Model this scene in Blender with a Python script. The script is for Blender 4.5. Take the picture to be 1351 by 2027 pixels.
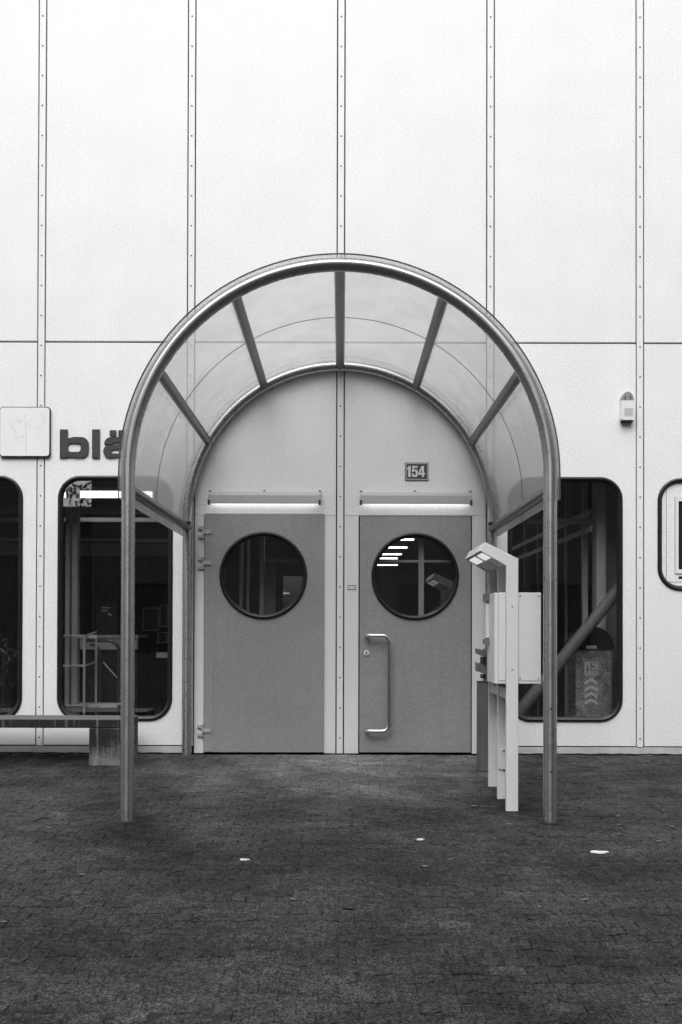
import bpy, math, random
from mathutils import Vector, Matrix
from mathutils.geometry import tessellate_polygon

random.seed(7)
R = math.radians
for o in list(bpy.data.objects):
    bpy.data.objects.remove(o, do_unlink=True)
scene = bpy.context.scene
col = scene.collection

# ------------------------------------------------------------------ camera
F_PX, IMG_W, IMG_H = 1970.7, 1351.0, 2027.0
CAM_D, CAM_Z, CAM_X = 8.294, 1.027, 0.0085
PITCH, ROLL = R(0.50), R(0.14)
HORIZON = 1248.0
CX = 675.5
CY = HORIZON - F_PX * math.tan(PITCH)
fw = Vector((0, math.cos(PITCH), math.sin(PITCH)))
up0 = Vector((0, -math.sin(PITCH), math.cos(PITCH)))
rt0 = Vector((1, 0, 0))
rt = rt0 * math.cos(ROLL) + up0 * math.sin(ROLL)
up = up0 * math.cos(ROLL) - rt0 * math.sin(ROLL)
cam_data = bpy.data.cameras.new('camera')
cam = bpy.data.objects.new('camera', cam_data)
col.objects.link(cam)
cam.matrix_world = Matrix(((rt.x, up.x, -fw.x, CAM_X), (rt.y, up.y, -fw.y, -CAM_D),
                           (rt.z, up.z, -fw.z, CAM_Z), (0, 0, 0, 1)))
cam_data.sensor_fit = 'VERTICAL'
cam_data.sensor_height = 36.0
cam_data.sensor_width = 24.0
cam_data.lens = F_PX / IMG_H * 36.0
cam_data.shift_y = (CY - IMG_H / 2) / IMG_H
cam_data.clip_start = 0.05
cam_data.clip_end = 600
scene.camera = cam
SLOPE = 0.05


def PX(px, py, t=0.0):
    """world point that stands t metres in front of the facade plane"""
    u = (px - CX) / F_PX
    v = -(py - CY) / F_PX
    d = fw + rt * u + up * v
    k = (CAM_D - t) / d.y
    return Vector((CAM_X, -CAM_D, CAM_Z)) + d * k


def wx(px, t=0.0, py=1248):
    return PX(px, py, t).x


def wz(py, t=0.0, px=675):
    return PX(px, py, t).z


def ground_z(t):
    return -SLOPE * min(max(t, 0), 9.0)


def on_ground(px, py):
    u = (px - CX) / F_PX
    v = -(py - CY) / F_PX
    d = fw + rt * u + up * v
    # z = CAM_Z + d.z k ; t = CAM_D - d.y k ; z = -SLOPE t
    k = -(CAM_Z + SLOPE * CAM_D) / (d.z - SLOPE * d.y)
    p = Vector((CAM_X, -CAM_D, CAM_Z)) + d * k
    return p


# ------------------------------------------------------------------ sky, sun, exposure
SUN_EL, SUN_AZ = R(56), R(-14)      # azimuth measured from the facade normal, to the left
world = bpy.data.worlds.new('World')
scene.world = world
world.use_nodes = True
nt = world.node_tree
nt.nodes.clear()
sky = nt.nodes.new('ShaderNodeTexSky')
sky.sky_type = 'NISHITA'
sky.sun_disc = False
sky.sun_elevation = SUN_EL
sky.sun_rotation = math.pi + -SUN_AZ
sky.air_density = 2.0
sky.dust_density = 6.0
bw = nt.nodes.new('ShaderNodeRGBToBW')
bg = nt.nodes.new('ShaderNodeBackground')
bg.inputs['Strength'].default_value = 0.15
wo = nt.nodes.new('ShaderNodeOutputWorld')
nt.links.new(sky.outputs[0], bw.inputs[0])
nt.links.new(bw.outputs[0], bg.inputs['Color'])
nt.links.new(bg.outputs[0], wo.inputs[0])

sun_d = bpy.data.lights.new('sun', 'SUN')
sun_d.energy = 0.5
sun_d.angle = R(60)
sun = bpy.data.objects.new('sun', sun_d)
col.objects.link(sun)
sdir = Vector((math.sin(SUN_AZ) * math.cos(SUN_EL), -math.cos(SUN_AZ) * math.cos(SUN_EL), math.sin(SUN_EL)))
sun.rotation_euler = sdir.to_track_quat('Z', 'Y').to_euler()
sun.location = (0, -20, 30)

vs = scene.view_settings
vs.view_transform = 'Standard'
vs.look = 'None'
vs.exposure = 0.67
vs.gamma = 1.0
vs.use_curve_mapping = False
scene.cycles.use_denoising = True
scene.cycles.max_bounces = 10
scene.cycles.transparent_max_bounces = 16
scene.cycles.sample_clamp_indirect = 4.0
scene.cycles.caustics_reflective = False
scene.cycles.caustics_refractive = False


# ------------------------------------------------------------------ materials
def g(v):
    return (v, v, v, 1.0)


class Nodes:
    def __init__(self, name):
        self.m = bpy.data.materials.new(name)
        self.m.use_nodes = True
        self.t = self.m.node_tree
        self.t.nodes.clear()
        self.out = self.t.nodes.new('ShaderNodeOutputMaterial')

    def n(self, kind, **kw):
        nd = self.t.nodes.new(kind)
        for k, v in kw.items():
            if k in nd.inputs:
                nd.inputs[k].default_value = v
            else:
                setattr(nd, k, v)
        return nd

    def l(self, a, b):
        self.t.links.new(a, b)

    def noise(self, scale, detail=4.0, rough=0.6, vec=None, stretch=None):
        nd = self.n('ShaderNodeTexNoise')
        nd.inputs['Scale'].default_value = scale
        nd.inputs['Detail'].default_value = detail
        nd.inputs['Roughness'].default_value = rough
        if vec is not None:
            if stretch:
                mp = self.n('ShaderNodeMapping')
                mp.inputs['Scale'].default_value = stretch
                self.l(vec, mp.inputs['Vector'])
                self.l(mp.outputs[0], nd.inputs['Vector'])
            else:
                self.l(vec, nd.inputs['Vector'])
        return nd.outputs['Fac']

    def remap(self, v, a, b, c, d):
        nd = self.n('ShaderNodeMapRange')
        for i, k in zip((1, 2, 3, 4), (a, b, c, d)):
            nd.inputs[i].default_value = k
        self.l(v, nd.inputs[0])
        return nd.outputs[0]

    def math(self, op, a, b=None):
        nd = self.n('ShaderNodeMath', operation=op)
        for i, v in enumerate((a, b)):
            if v is None:
                continue
            if isinstance(v, (int, float)):
                nd.inputs[i].default_value = v
            else:
                self.l(v, nd.inputs[i])
        return nd.outputs[0]

    def schlick(self, f0):
        lw = self.n('ShaderNodeLayerWeight')
        lw.inputs['Blend'].default_value = 0.5
        p5 = self.math('POWER', lw.outputs['Facing'], 5.0)
        return self.math('ADD', f0, self.math('MULTIPLY', p5, 1.0 - f0))

    def pos(self):
        return self.n('ShaderNodeNewGeometry').outputs['Position']


def paint(name, base, rough=0.5, metal=0.0, var=0.06, scale=3.0, grain=0.05, grain_scale=260.0,
          bump=0.0, bump_scale=120.0, streak=0.0, spec=0.5, rough_var=0.1):
    N = Nodes(name)
    p = N.pos()
    big = N.remap(N.noise(scale, 5, 0.6, p), 0.3, 0.7, 1 - var, 1 + var)
    fine = N.remap(N.noise(grain_scale, 2, 0.7, p), 0.3, 0.7, 1 - grain, 1 + grain)
    f = N.math('MULTIPLY', big, fine)
    if streak:
        st = N.noise(1.0, 6, 0.65, p, (22, 22, 0.9))
        f = N.math('MULTIPLY', f, N.remap(st, 0.42, 0.75, 1.0, 1 - streak))
    v = N.math('MULTIPLY', f, base)
    b = N.n('ShaderNodeBsdfPrincipled')
    b.inputs['Roughness'].default_value = rough
    b.inputs['Metallic'].default_value = metal
    b.inputs['Specular IOR Level'].default_value = spec
    cc = N.n('ShaderNodeCombineColor')
    for i in range(3):
        N.l(v, cc.inputs[i])
    N.l(cc.outputs[0], b.inputs['Base Color'])
    rr = N.remap(N.noise(scale * 4, 4, 0.6, p), 0.3, 0.7, max(0.02, rough - rough_var), min(1, rough + rough_var))
    N.l(rr, b.inputs['Roughness'])
    if bump:
        bp = N.n('ShaderNodeBump')
        bp.inputs['Strength'].default_value = bump
        bp.inputs['Distance'].default_value = 0.002
        N.l(N.noise(bump_scale, 4, 0.6, p), bp.inputs['Height'])
        N.l(bp.outputs[0], b.inputs['Normal'])
    N.l(b.outputs[0], N.out.inputs[0])
    return N.m


def emit(name, strength, sampled=True):
    N = Nodes(name)
    e = N.n('ShaderNodeEmission')
    e.inputs['Color'].default_value = g(1)
    e.inputs['Strength'].default_value = strength
    N.l(e.outputs[0], N.out.inputs[0])
    if not sampled:
        N.m.cycles.emission_sampling = 'NONE'
    return N.m


def glass(name, tint, ior=1.5):
    N = Nodes(name)
    tr = N.n('ShaderNodeBsdfTransparent')
    tr.inputs['Color'].default_value = g(tint)
    gl = N.n('ShaderNodeBsdfGlossy')
    gl.inputs['Color'].default_value = g(0.95)
    gl.inputs['Roughness'].default_value = 0.015
    mx = N.n('ShaderNodeMixShader')
    N.l(N.schlick(((ior - 1) / (ior + 1)) ** 2), mx.inputs[0])
    N.l(tr.outputs[0], mx.inputs[1])
    N.l(gl.outputs[0], mx.inputs[2])
    N.l(mx.outputs[0], N.out.inputs[0])
    return N.m


def canopy_sheet(name):
    N = Nodes(name)
    p = N.pos()
    dirt = N.remap(N.noise(3.0, 6, 0.7, p), 0.3, 0.75, 0.87, 1.0)
    fine = N.remap(N.noise(240, 2, 0.7, p), 0.3, 0.7, 0.94, 1.06)
    f = N.math('MULTIPLY', dirt, fine)
    cc = N.n('ShaderNodeCombineColor')
    # Beer-Lambert: the slanting path through the sheet is longer, so it absorbs and scatters more
    lw = N.n('ShaderNodeLayerWeight')
    lw.inputs['Blend'].default_value = 0.5
    cosv = N.math('MAXIMUM', N.math('SUBTRACT', 1.0, lw.outputs['Facing']), 0.08)
    path = N.math('DIVIDE', 1.0, cosv)
    v = N.math('MULTIPLY', f, N.math('POWER', 0.965, path))
    scat = N.math('SUBTRACT', 1.0, N.math('POWER', 0.915, path))
    for i in range(3):
        N.l(v, cc.inputs[i])
    tr = N.n('ShaderNodeBsdfTransparent')
    N.l(cc.outputs[0], tr.inputs['Color'])
    tl = N.n('ShaderNodeBsdfTranslucent')
    tl.inputs['Color'].default_value = g(0.80)
    df = N.n('ShaderNodeBsdfDiffuse')
    df.inputs['Color'].default_value = g(0.45)
    m1 = N.n('ShaderNodeMixShader')
    m1.inputs[0].default_value = 0.30
    N.l(tl.outputs[0], m1.inputs[1])
    N.l(df.outputs[0], m1.inputs[2])
    m2 = N.n('ShaderNodeMixShader')
    N.l(scat, m2.inputs[0])
    N.l(tr.outputs[0], m2.inputs[1])
    N.l(m1.outputs[0], m2.inputs[2])
    gl = N.n('ShaderNodeBsdfGlossy')
    gl.inputs['Roughness'].default_value = 0.18
    m3 = N.n('ShaderNodeMixShader')
    N.l(N.math('MULTIPLY', N.schlick(0.04), 0.5), m3.inputs[0])
    N.l(m2.outputs[0], m3.inputs[1])
    N.l(gl.outputs[0], m3.inputs[2])
    N.l(m3.outputs[0], N.out.inputs[0])
    return N.m


# dirt and damp, plus contact shade painted in at feet and bench: centre x, y, scale x, y, inner and outer radius, darkness
STAIN_SHADE = [(-1.20, -2.62, 1.0, 1.1, 0.05, 0.42, 0.50), (1.10, -1.85, 1.0, 0.9, 0.05, 0.40, 0.40), (1.27, -2.36, 1.0, 1.0, 0.02, 0.25, 0.50),
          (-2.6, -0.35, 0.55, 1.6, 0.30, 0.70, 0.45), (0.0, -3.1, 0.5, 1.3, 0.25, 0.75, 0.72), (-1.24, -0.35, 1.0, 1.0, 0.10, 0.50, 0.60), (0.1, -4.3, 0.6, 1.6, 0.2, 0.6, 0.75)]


def paver_mat(name, base):
    N = Nodes(name)
    p = N.pos()
    geo = N.n('ShaderNodeNewGeometry')
    oi = N.n('ShaderNodeObjectInfo')
    rnd = N.math('FRACT', N.math('ADD', geo.outputs['Random Per Island'], oi.outputs['Random']))
    per = N.remap(rnd, 0, 1, 0.86, 1.14)
    pale = N.math('MULTIPLY', N.math('GREATER_THAN', rnd, 0.990), 0.30)
    per = N.math('ADD', per, pale)
    blot = N.remap(N.noise(1.4, 8, 0.72, p), 0.36, 0.66, 0.50, 1.45)
    mid = N.remap(N.noise(34, 5, 0.85, p), 0.36, 0.64, 0.38, 1.75)
    fine = N.remap(N.noise(105, 2, 0.9, p), 0.40, 0.60, 0.30, 1.95)
    f = N.math('MULTIPLY', N.math('MULTIPLY', per, blot), N.math('MULTIPLY', mid, fine))
    # wall and lamp light painted in as an uneven pale patch before the doors
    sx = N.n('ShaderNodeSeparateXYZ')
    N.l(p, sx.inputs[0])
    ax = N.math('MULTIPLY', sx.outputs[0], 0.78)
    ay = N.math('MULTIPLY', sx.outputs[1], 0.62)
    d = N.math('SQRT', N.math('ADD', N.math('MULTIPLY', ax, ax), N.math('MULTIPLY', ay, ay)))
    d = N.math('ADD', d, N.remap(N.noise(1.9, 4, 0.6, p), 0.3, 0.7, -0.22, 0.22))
    door_sheen = N.remap(d, 0.30, 1.35, 1.0, 0.0)
    f = N.math('MULTIPLY', f, N.math('ADD', 1.0, N.math('MULTIPLY', door_sheen, 2.1)))
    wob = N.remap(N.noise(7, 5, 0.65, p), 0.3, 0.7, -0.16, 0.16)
    for cx_, cy_, kx, ky, r_in, r_out, dark in STAIN_SHADE:
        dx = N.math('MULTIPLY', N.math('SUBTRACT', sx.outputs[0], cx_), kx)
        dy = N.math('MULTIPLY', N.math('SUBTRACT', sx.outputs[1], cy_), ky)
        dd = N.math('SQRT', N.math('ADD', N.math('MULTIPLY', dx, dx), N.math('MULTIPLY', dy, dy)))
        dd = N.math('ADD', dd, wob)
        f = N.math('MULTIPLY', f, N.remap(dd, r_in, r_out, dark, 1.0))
    v = N.math('MULTIPLY', f, base)
    cc = N.n('ShaderNodeCombineColor')
    for i in range(3):
        N.l(v, cc.inputs[i])
    b = N.n('ShaderNodeBsdfPrincipled')
    N.l(cc.outputs[0], b.inputs['Base Color'])
    N.l(N.remap(N.noise(5, 5, 0.6, p), 0.3, 0.7, 0.55, 0.85), b.inputs['Roughness'])
    N.l(N.math('ADD', 0.07, N.math('MULTIPLY', door_sheen, 0.40)), b.inputs['Specular IOR Level'])
    bp = N.n('ShaderNodeBump')
    bp.inputs['Strength'].default_value = 0.6
    bp.inputs['Distance'].default_value = 0.003
    N.l(N.noise(170, 5, 0.75, p), bp.inputs['Height'])
    N.l(bp.outputs[0], b.inputs['Normal'])
    N.l(b.outputs[0], N.out.inputs[0])
    return N.m


def concrete_stained(name):
    """weathered concrete: pale at the foot, dark run-off streaks on the upright faces"""
    N = Nodes(name)
    p = N.pos()
    st = N.noise(1.0, 6, 0.65, p, (26, 26, 1.6))
    bl = N.noise(11, 6, 0.75, p)
    sx = N.n('ShaderNodeSeparateXYZ')
    N.l(p, sx.inputs[0])
    hgt = N.remap(sx.outputs[2], -0.02, 0.20, 0.10, -0.62)
    k = N.math('ADD', N.math('ADD', N.math('MULTIPLY', st, 0.9), N.math('MULTIPLY', bl, 1.4)), hgt)
    light = N.remap(k, 0.70, 1.30, 0.010, 0.19)
    light = N.math('ADD', light, N.remap(N.noise(1.0, 3, 0.5, p, (34, 34, 1.2)), 0.56, 0.74, 0.0, 0.12))
    # the seat top is coloured paler for the sky light falling on it
    nz = N.n('ShaderNodeSeparateXYZ')
    N.l(N.n('ShaderNodeNewGeometry').outputs['Normal'], nz.inputs[0])
    top = N.math('GREATER_THAN', nz.outputs[2], 0.7)
    topv = N.remap(N.noise(30, 5, 0.7, p), 0.3, 0.7, 0.08, 0.14)
    mix = N.math('ADD', N.math('MULTIPLY', light, N.math('SUBTRACT', 1.0, top)), N.math('MULTIPLY', topv, top))
    fine = N.remap(N.noise(300, 3, 0.8, p), 0.32, 0.68, 0.75, 1.25)
    v = N.math('MULTIPLY', mix, fine)
    cc = N.n('ShaderNodeCombineColor')
    for i in range(3):
        N.l(v, cc.inputs[i])
    b = N.n('ShaderNodeBsdfPrincipled')
    b.inputs['Roughness'].default_value = 0.85
    N.l(cc.outputs[0], b.inputs['Base Color'])
    bp = N.n('ShaderNodeBump')
    bp.inputs['Strength'].default_value = 0.5
    bp.inputs['Distance'].default_value = 0.004
    N.l(N.noise(90, 5, 0.75, p), bp.inputs['Height'])
    N.l(bp.outputs[0], b.inputs['Normal'])
    N.l(b.outputs[0], N.out.inputs[0])
    return N.m


M = {}
M['clad'] = paint('white_cladding', 0.80, 0.45, 0, 0.03, 1.8, 0.16, 90, 0.03, 220, 0.025)
def oil_can(mat, dist, scale):
    t = mat.node_tree
    b = next(n for n in t.nodes if n.type == 'BSDF_PRINCIPLED')
    geo = t.nodes.new('ShaderNodeNewGeometry')
    nz = t.nodes.new('ShaderNodeTexNoise')
    nz.inputs['Scale'].default_value = scale
    nz.inputs['Detail'].default_value = 1.0
    bp = t.nodes.new('ShaderNodeBump')
    bp.inputs['Strength'].default_value = 1.0
    bp.inputs['Distance'].default_value = dist
    t.links.new(geo.outputs['Position'], nz.inputs['Vector'])
    t.links.new(nz.outputs['Fac'], bp.inputs['Height'])
    t.links.new(bp.outputs[0], b.inputs['Normal'])


oil_can(M['clad'], 0.005, 1.6)
M['strip'] = paint('cladding_strip', 0.80, 0.38, 0, 0.03, 5, 0.06, 105)
M['groove'] = paint('dark_backing', 0.004, 0.9, grain=0.1)
M['screw'] = paint('screw_metal', 0.10, 0.5, 0.3)
M['rubber'] = paint('black_rubber', 0.010, 0.38, 0, 0.2, 6, 0.15, spec=0.45)
M['door'] = paint('grey_door_paint', 0.29, 0.5, 0, 0.09, 1.1, 0.22, 105, 0.05, 200, 0.06)
M['jamb'] = paint('door_frame_paint', 0.74, 0.42, 0, 0.03, 2, 0.08, 105)
M['hinge'] = paint('hinge_paint', 0.40, 0.4, 0, 0.08, 8)
M['steel'] = paint('brushed_steel', 0.44, 0.28, 0.92, 0.05, 3, 0.02, 200, streak=0.0, rough_var=0.02)
_t = M['steel'].node_tree
_b = next(n for n in _t.nodes if n.type == 'BSDF_PRINCIPLED')
_b.inputs['Anisotropic'].default_value = 0.9
_b.inputs['Anisotropic Rotation'].default_value = 0.25
_tg = _t.nodes.new('ShaderNodeTangent')
_tg.direction_type = 'UV_MAP'
_tg.uv_map = 'tube'
_t.links.new(_tg.outputs[0], _b.inputs['Tangent'])
M['steel_in'] = paint('dull_steel_tube', 0.16, 0.34, 0.6, 0.06, 5, 0.03, rough_var=0.03)
M['chrome'] = paint('handle_steel', 0.66, 0.24, 1.0, 0.02, 10, 0.01, rough_var=0.02)
M['sheet'] = canopy_sheet('dirty_plastic_sheet')
M['seam'] = paint('seam_strip', 0.05, 0.6)
M['glass'] = glass('window_glass', 0.92, 2.15)
M['glass_rear'] = glass('rear_glass', 0.5)
M['lamp_body'] = paint('lamp_housing', 0.40, 0.45, 0, 0.05, 8, 0.05)
M['lamp_end'] = paint('lamp_end_cap', 0.05, 0.5)
M['tube'] = emit('lit_tube', 4.0)
M['ceiling_tube'] = emit('ceiling_tube', 5.0)
M['plate_dark'] = paint('number_plate_enamel', 0.06, 0.35, 0, 0.1, 10)
M['plate_light'] = paint('number_plate_figures', 0.72, 0.4)
M['letter'] = paint('sign_letter_paint', 0.036, 0.5, 0, 0.22, 25, 0.1, 200)
M['board'] = paint('sign_board', 0.80, 0.4, 0, 0.02, 4, 0.03)
M['board_edge'] = paint('sign_board_edge', 0.02, 0.6)
M['drawing'] = paint('faded_print', 0.66, 0.6)
M['white_plastic'] = paint('white_plastic', 0.74, 0.4)
M['grey_plastic'] = paint('grey_plastic', 0.26, 0.35)
M['black_plastic'] = paint('black_plastic', 0.015, 0.5)
M['stand'] = paint('stand_paint', 0.70, 0.42, 0, 0.03, 4, 0.06, 200, streak=0.04)
M['stand_inner'] = paint('stand_panel', 0.16, 0.5, 0, 0.15, 8)
M['hood_emitter'] = emit('hood_emissive_panel', 0.45)
M['bin'] = paint('bin_paint', 0.16, 0.4, 0.3, 0.15, 6, 0.08, streak=0.2)
M['bench'] = concrete_stained('bench_concrete')
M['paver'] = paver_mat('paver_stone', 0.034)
M['bed'] = paint('joint_sand', 0.008, 0.95, 0, 0.3, 3, 0.2)
M['asphalt'] = paint('asphalt', 0.05, 0.85, 0, 0.25, 1.5, 0.3, 150, 0.4, 120)
M['plinth'] = paint('plinth_render', 0.50, 0.7, 0, 0.12, 5, 0.10, 150, streak=0.15)
M['dirt'] = paint('dirt_bead', 0.018, 0.95, 0, 0.3, 10, 0.2)
M['paper'] = paint('white_paper', 0.62, 0.7)
M['leaf_pale'] = paint('pale_leaf', 0.12, 0.7, 0, 0.3, 20)
M['leaf_dark'] = paint('dark_leaf', 0.015, 0.7)
M['int_floor'] = paint('hall_floor', 0.25, 0.35)
M['int_wall'] = paint('hall_wall', 0.22, 0.7)
M['int_ceiling'] = paint('hall_ceiling', 0.16, 0.8)
M['int_frame'] = paint('inner_frame_paint', 0.58, 0.45)
M['brace'] = paint('brace_paint', 0.20, 0.45)
M['int_board'] = paint('inner_board', 0.34, 0.6)
M['curtain'] = paint('dark_curtain', 0.045, 0.9, 0, 0.3, 9)
M['cart'] = paint('cart_wire', 0.75, 0.4, 0.0)
M['bag'] = paint('crinkled_foil', 0.36, 0.30, 0.1, 0.5, 14, 0.4, 90, 1.0, 26, rough_var=0.2)
M['opp_wall'] = paint('opposite_brick', 0.09, 0.85, 0, 0.15, 2)
M['opp_glass'] = paint('opposite_window', 0.02, 0.25)
M['bark'] = paint('bark', 0.06, 0.9)
M['foliage'] = paint('foliage', 0.06, 0.7, 0, 0.4, 3)


# ------------------------------------------------------------------ mesh helpers
def tag(o, label=None, cat=None, group=None, kind=None):
    if label:
        o['label'] = label
    if cat:
        o['category'] = cat
    if group:
        o['group'] = group
    if kind:
        o['kind'] = kind
    return o


def world_loc(o):
    v = Vector((0, 0, 0))
    while o is not None:
        v += o.location
        o = o.parent
    return v


def empty(name, loc, label=None, cat=None, group=None):
    o = bpy.data.objects.new(name, None)
    o.empty_display_size = 0.1
    col.objects.link(o)
    o.location = loc
    return tag(o, label, cat, group)


class MB:
    def __init__(self):
        self.v, self.f = [], []

    def add(self, vs, fs):
        b = len(self.v)
        self.v += [Vector(p) for p in vs]
        self.f += [tuple(b + i for i in f) for f in fs]
        return self

    def box(self, x0, x1, y0, y1, z0, z1, ch=0.0):
        if ch <= 0:
            vs = [(x, y, z) for x in (x0, x1) for y in (y0, y1) for z in (z0, z1)]
            fs = [(0, 1, 3, 2), (4, 6, 7, 5), (0, 4, 5, 1), (2, 3, 7, 6), (0, 2, 6, 4), (1, 5, 7, 3)]
            return self.add(vs, fs)
        # chamfered towards -y (the face one sees)
        pts = lambda y, i: [(x0 + i, y, z0 + i), (x1 - i, y, z0 + i), (x1 - i, y, z1 - i), (x0 + i, y, z1 - i)]
        vs = pts(y0, ch) + pts(y0 + ch, 0) + pts(y1, 0)
        fs = [(0, 1, 2, 3), (11, 10, 9, 8)]
        for a in (0, 4):
            for i in range(4):
                j = (i + 1) % 4
                fs.append((a + j, a + i, a + 4 + i, a + 4 + j))
        return self.add(vs, fs)

    def plate(self, outer, holes, y0, y1):
        """outline in (x, z) with holes, front at y0 (towards the camera), back at y1"""
        loops = [outer] + list(holes)
        flat = [p for lp in loops for p in lp]
        tris = tessellate_polygon([[Vector((p[0], p[1], 0)) for p in lp] for lp in loops])
        n = len(flat)
        vs = [(p[0], y0, p[1]) for p in flat] + [(p[0], y1, p[1]) for p in flat]
        fs = []
        for a, b, c in tris:
            A, B, C = flat[a], flat[b], flat[c]
            cr = (B[0] - A[0]) * (C[1] - A[1]) - (B[1] - A[1]) * (C[0] - A[0])
            if cr < 0:
                a, c = c, a
            fs.append((a, b, c))
            fs.append((c + n, b + n, a + n))
        k = 0
        for lp in loops:
            m = len(lp)
            for i in range(m):
                j = (i + 1) % m
                fs.append((k + j, k + i, k + i + n, k + j + n))
            k += m
        return self.add(vs, fs)

    def tube(self, path, r, n=12, closed=False, caps=True, squash=1.0):
        path = [Vector(p) for p in path]
        m = len(path)
        tang = []
        for i in range(m):
            a = path[(i - 1) % m] if (closed or i > 0) else path[i]
            b = path[(i + 1) % m] if (closed or i < m - 1) else path[i]
            tang.append((b - a).normalized())
        ref = Vector((0, 0, 1)) if abs(tang[0].z) < 0.9 else Vector((0, 1, 0))
        nx = tang[0].cross(ref).normalized()
        vs = []
        rr = r if isinstance(r, (list, tuple)) else [r] * m
        for i in range(m):
            if i:
                q = tang[i - 1].rotation_difference(tang[i])
                nx = (q @ nx)
                nx = (nx - tang[i] * nx.dot(tang[i])).normalized()
            ny = tang[i].cross(nx)
            for k in range(n):
                a = 2 * math.pi * k / n
                vs.append(path[i] + (nx * math.cos(a) + ny * math.sin(a) * squash) * rr[i])
        fs = []
        for i in range(m if closed else m - 1):
            i2 = (i + 1) % m
            for k in range(n):
                k2 = (k + 1) % n
                fs.append((i * n + k, i * n + k2, i2 * n + k2, i2 * n + k))
        if caps and not closed:
            fs.append(tuple(range(n - 1, -1, -1)))
            fs.append(tuple((m - 1) * n + k for k in range(n)))
        return self.add(vs, fs)

    def ring_profile(self, loop, prof):
        """sweep a profile [(inward offset, y)] round a closed (x,z) loop (counter-clockwise)"""
        m = len(loop)
        nrm = []
        for i in range(m):
            a, b = loop[(i - 1) % m], loop[(i + 1) % m]
            d = Vector((b[0] - a[0], b[1] - a[1])).normalized()
            nrm.append(Vector((-d.y, d.x)))
        vs, fs, P = [], [], len(prof)
        for i in range(m):
            for o, y in prof:
                q = Vector(loop[i]) + nrm[i] * o
                vs.append((q.x, y, q.y))
        for i in range(m):
            j = (i + 1) % m
            for k in range(P - 1):
                fs.append((i * P + k, j * P + k, j * P + k + 1, i * P + k + 1))
        return self.add(vs, fs)

    def build(self, name, mat, parent=None, smooth=False, angle=40):
        off = world_loc(parent) if parent is not None else Vector((0, 0, 0))
        me = bpy.data.meshes.new(name)
        me.from_pydata([tuple(p - off) for p in self.v], [], self.f)
        me.update()
        if smooth:
            me.polygons.foreach_set('use_smooth', [True] * len(me.polygons))
            me.set_sharp_from_angle(angle=R(angle))
        me.materials.append(mat)
        o = bpy.data.objects.new(name, me)
        col.objects.link(o)
        if parent is not None:
            o.parent = parent
        return o


def tube_uv(o, n):
    """u runs round the tube, v along it (drawn steel has its grain along the length)"""
    me = o.data
    uv = me.uv_layers.new(name='tube')
    m = len(me.vertices) // n
    for p in me.polygons:
        ks = [v % n for v in p.vertices]
        wrap = 0 in ks and n - 1 in ks and len(ks) == 4
        for li, vi in zip(p.loop_indices, p.vertices):
            k, i = vi % n, vi // n
            u = 1.0 if (wrap and k == 0) else k / n
            uv.data[li].uv = (u, i / m * 20)


def thing(mb, name, mat, label, cat, group=None, base=None, smooth=False):
    """a thing that is one mesh, its origin at its base"""
    if base is None:
        xs = [p.x for p in mb.v]; ys = [p.y for p in mb.v]; zs = [p.z for p in mb.v]
        base = Vector(((min(xs) + max(xs)) / 2, (min(ys) + max(ys)) / 2, min(zs)))
    base = Vector(base)
    mb.v = [p - base for p in mb.v]
    o = mb.build(name, mat, None, smooth)
    o.location = base
    return tag(o, label, cat, group)


def rrect(x0, x1, z0, z1, r, n=8):
    pts = []
    for cx, cz, a0 in ((x1 - r, z1 - r, 0), (x0 + r, z1 - r, 90), (x0 + r, z0 + r, 180), (x1 - r, z0 + r, 270)):
        for i in range(n + 1):
            a = R(a0 + 90 * i / n)
            pts.append((cx + r * math.cos(a), cz + r * math.sin(a)))
    return pts


def circle(cx, cz, r, n=64):
    return [(cx + r * math.cos(2 * math.pi * i / n), cz + r * math.sin(2 * math.pi * i / n)) for i in range(n)]


def rect(x0, x1, z0, z1):
    return [(x0, z0), (x1, z0), (x1, z1), (x0, z1)]


def struct(o):
    o['kind'] = 'structure'
    return o


# ------------------------------------------------------------------ ground
mb = MB()
mb.add([(-90, 0.9, -0.031), (90, 0.9, -0.031), (90, -9, -0.031 - SLOPE * 9), (-90, -9, -0.031 - SLOPE * 9)], [(3, 2, 1, 0)])
mb.add([(-90, -9, -0.031 - SLOPE * 9), (90, -9, -0.031 - SLOPE * 9), (90, -160, -0.031 - SLOPE * 9), (-90, -160, -0.031 - SLOPE * 9)], [(3, 2, 1, 0)])
for q in mb.v:
    if q.y > 0.5:
        q.z = -0.031 + SLOPE * 0.0
ground = struct(mb.build('ground', M['asphalt']))
mb = MB()
mb.add([(-120, 19.0, -0.04), (120, 19.0, -0.04), (120, 140, -0.04), (-120, 140, -0.04)], [(0, 1, 2, 3)])
struct(mb.build('rear_ground', M['asphalt']))

# paved forecourt: a bed of dark joint sand, interlocking pavers laid on it
PW, PV, ZIG, GAP = 0.139, 0.082, 0.0095, 0.0021
pavement = MB()
def gpt(x, t, h=0.0):
    return Vector((x, -t, -SLOPE * t + h))
pavement.add([gpt(-6.5, 0.02, -0.0035), gpt(6.5, 0.02, -0.0035), gpt(6.5, 8.9, -0.0035), gpt(-6.5, 8.9, -0.0035)], [(3, 2, 1, 0)])
pavement = struct(pavement.build('pavement', M['bed']))


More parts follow.
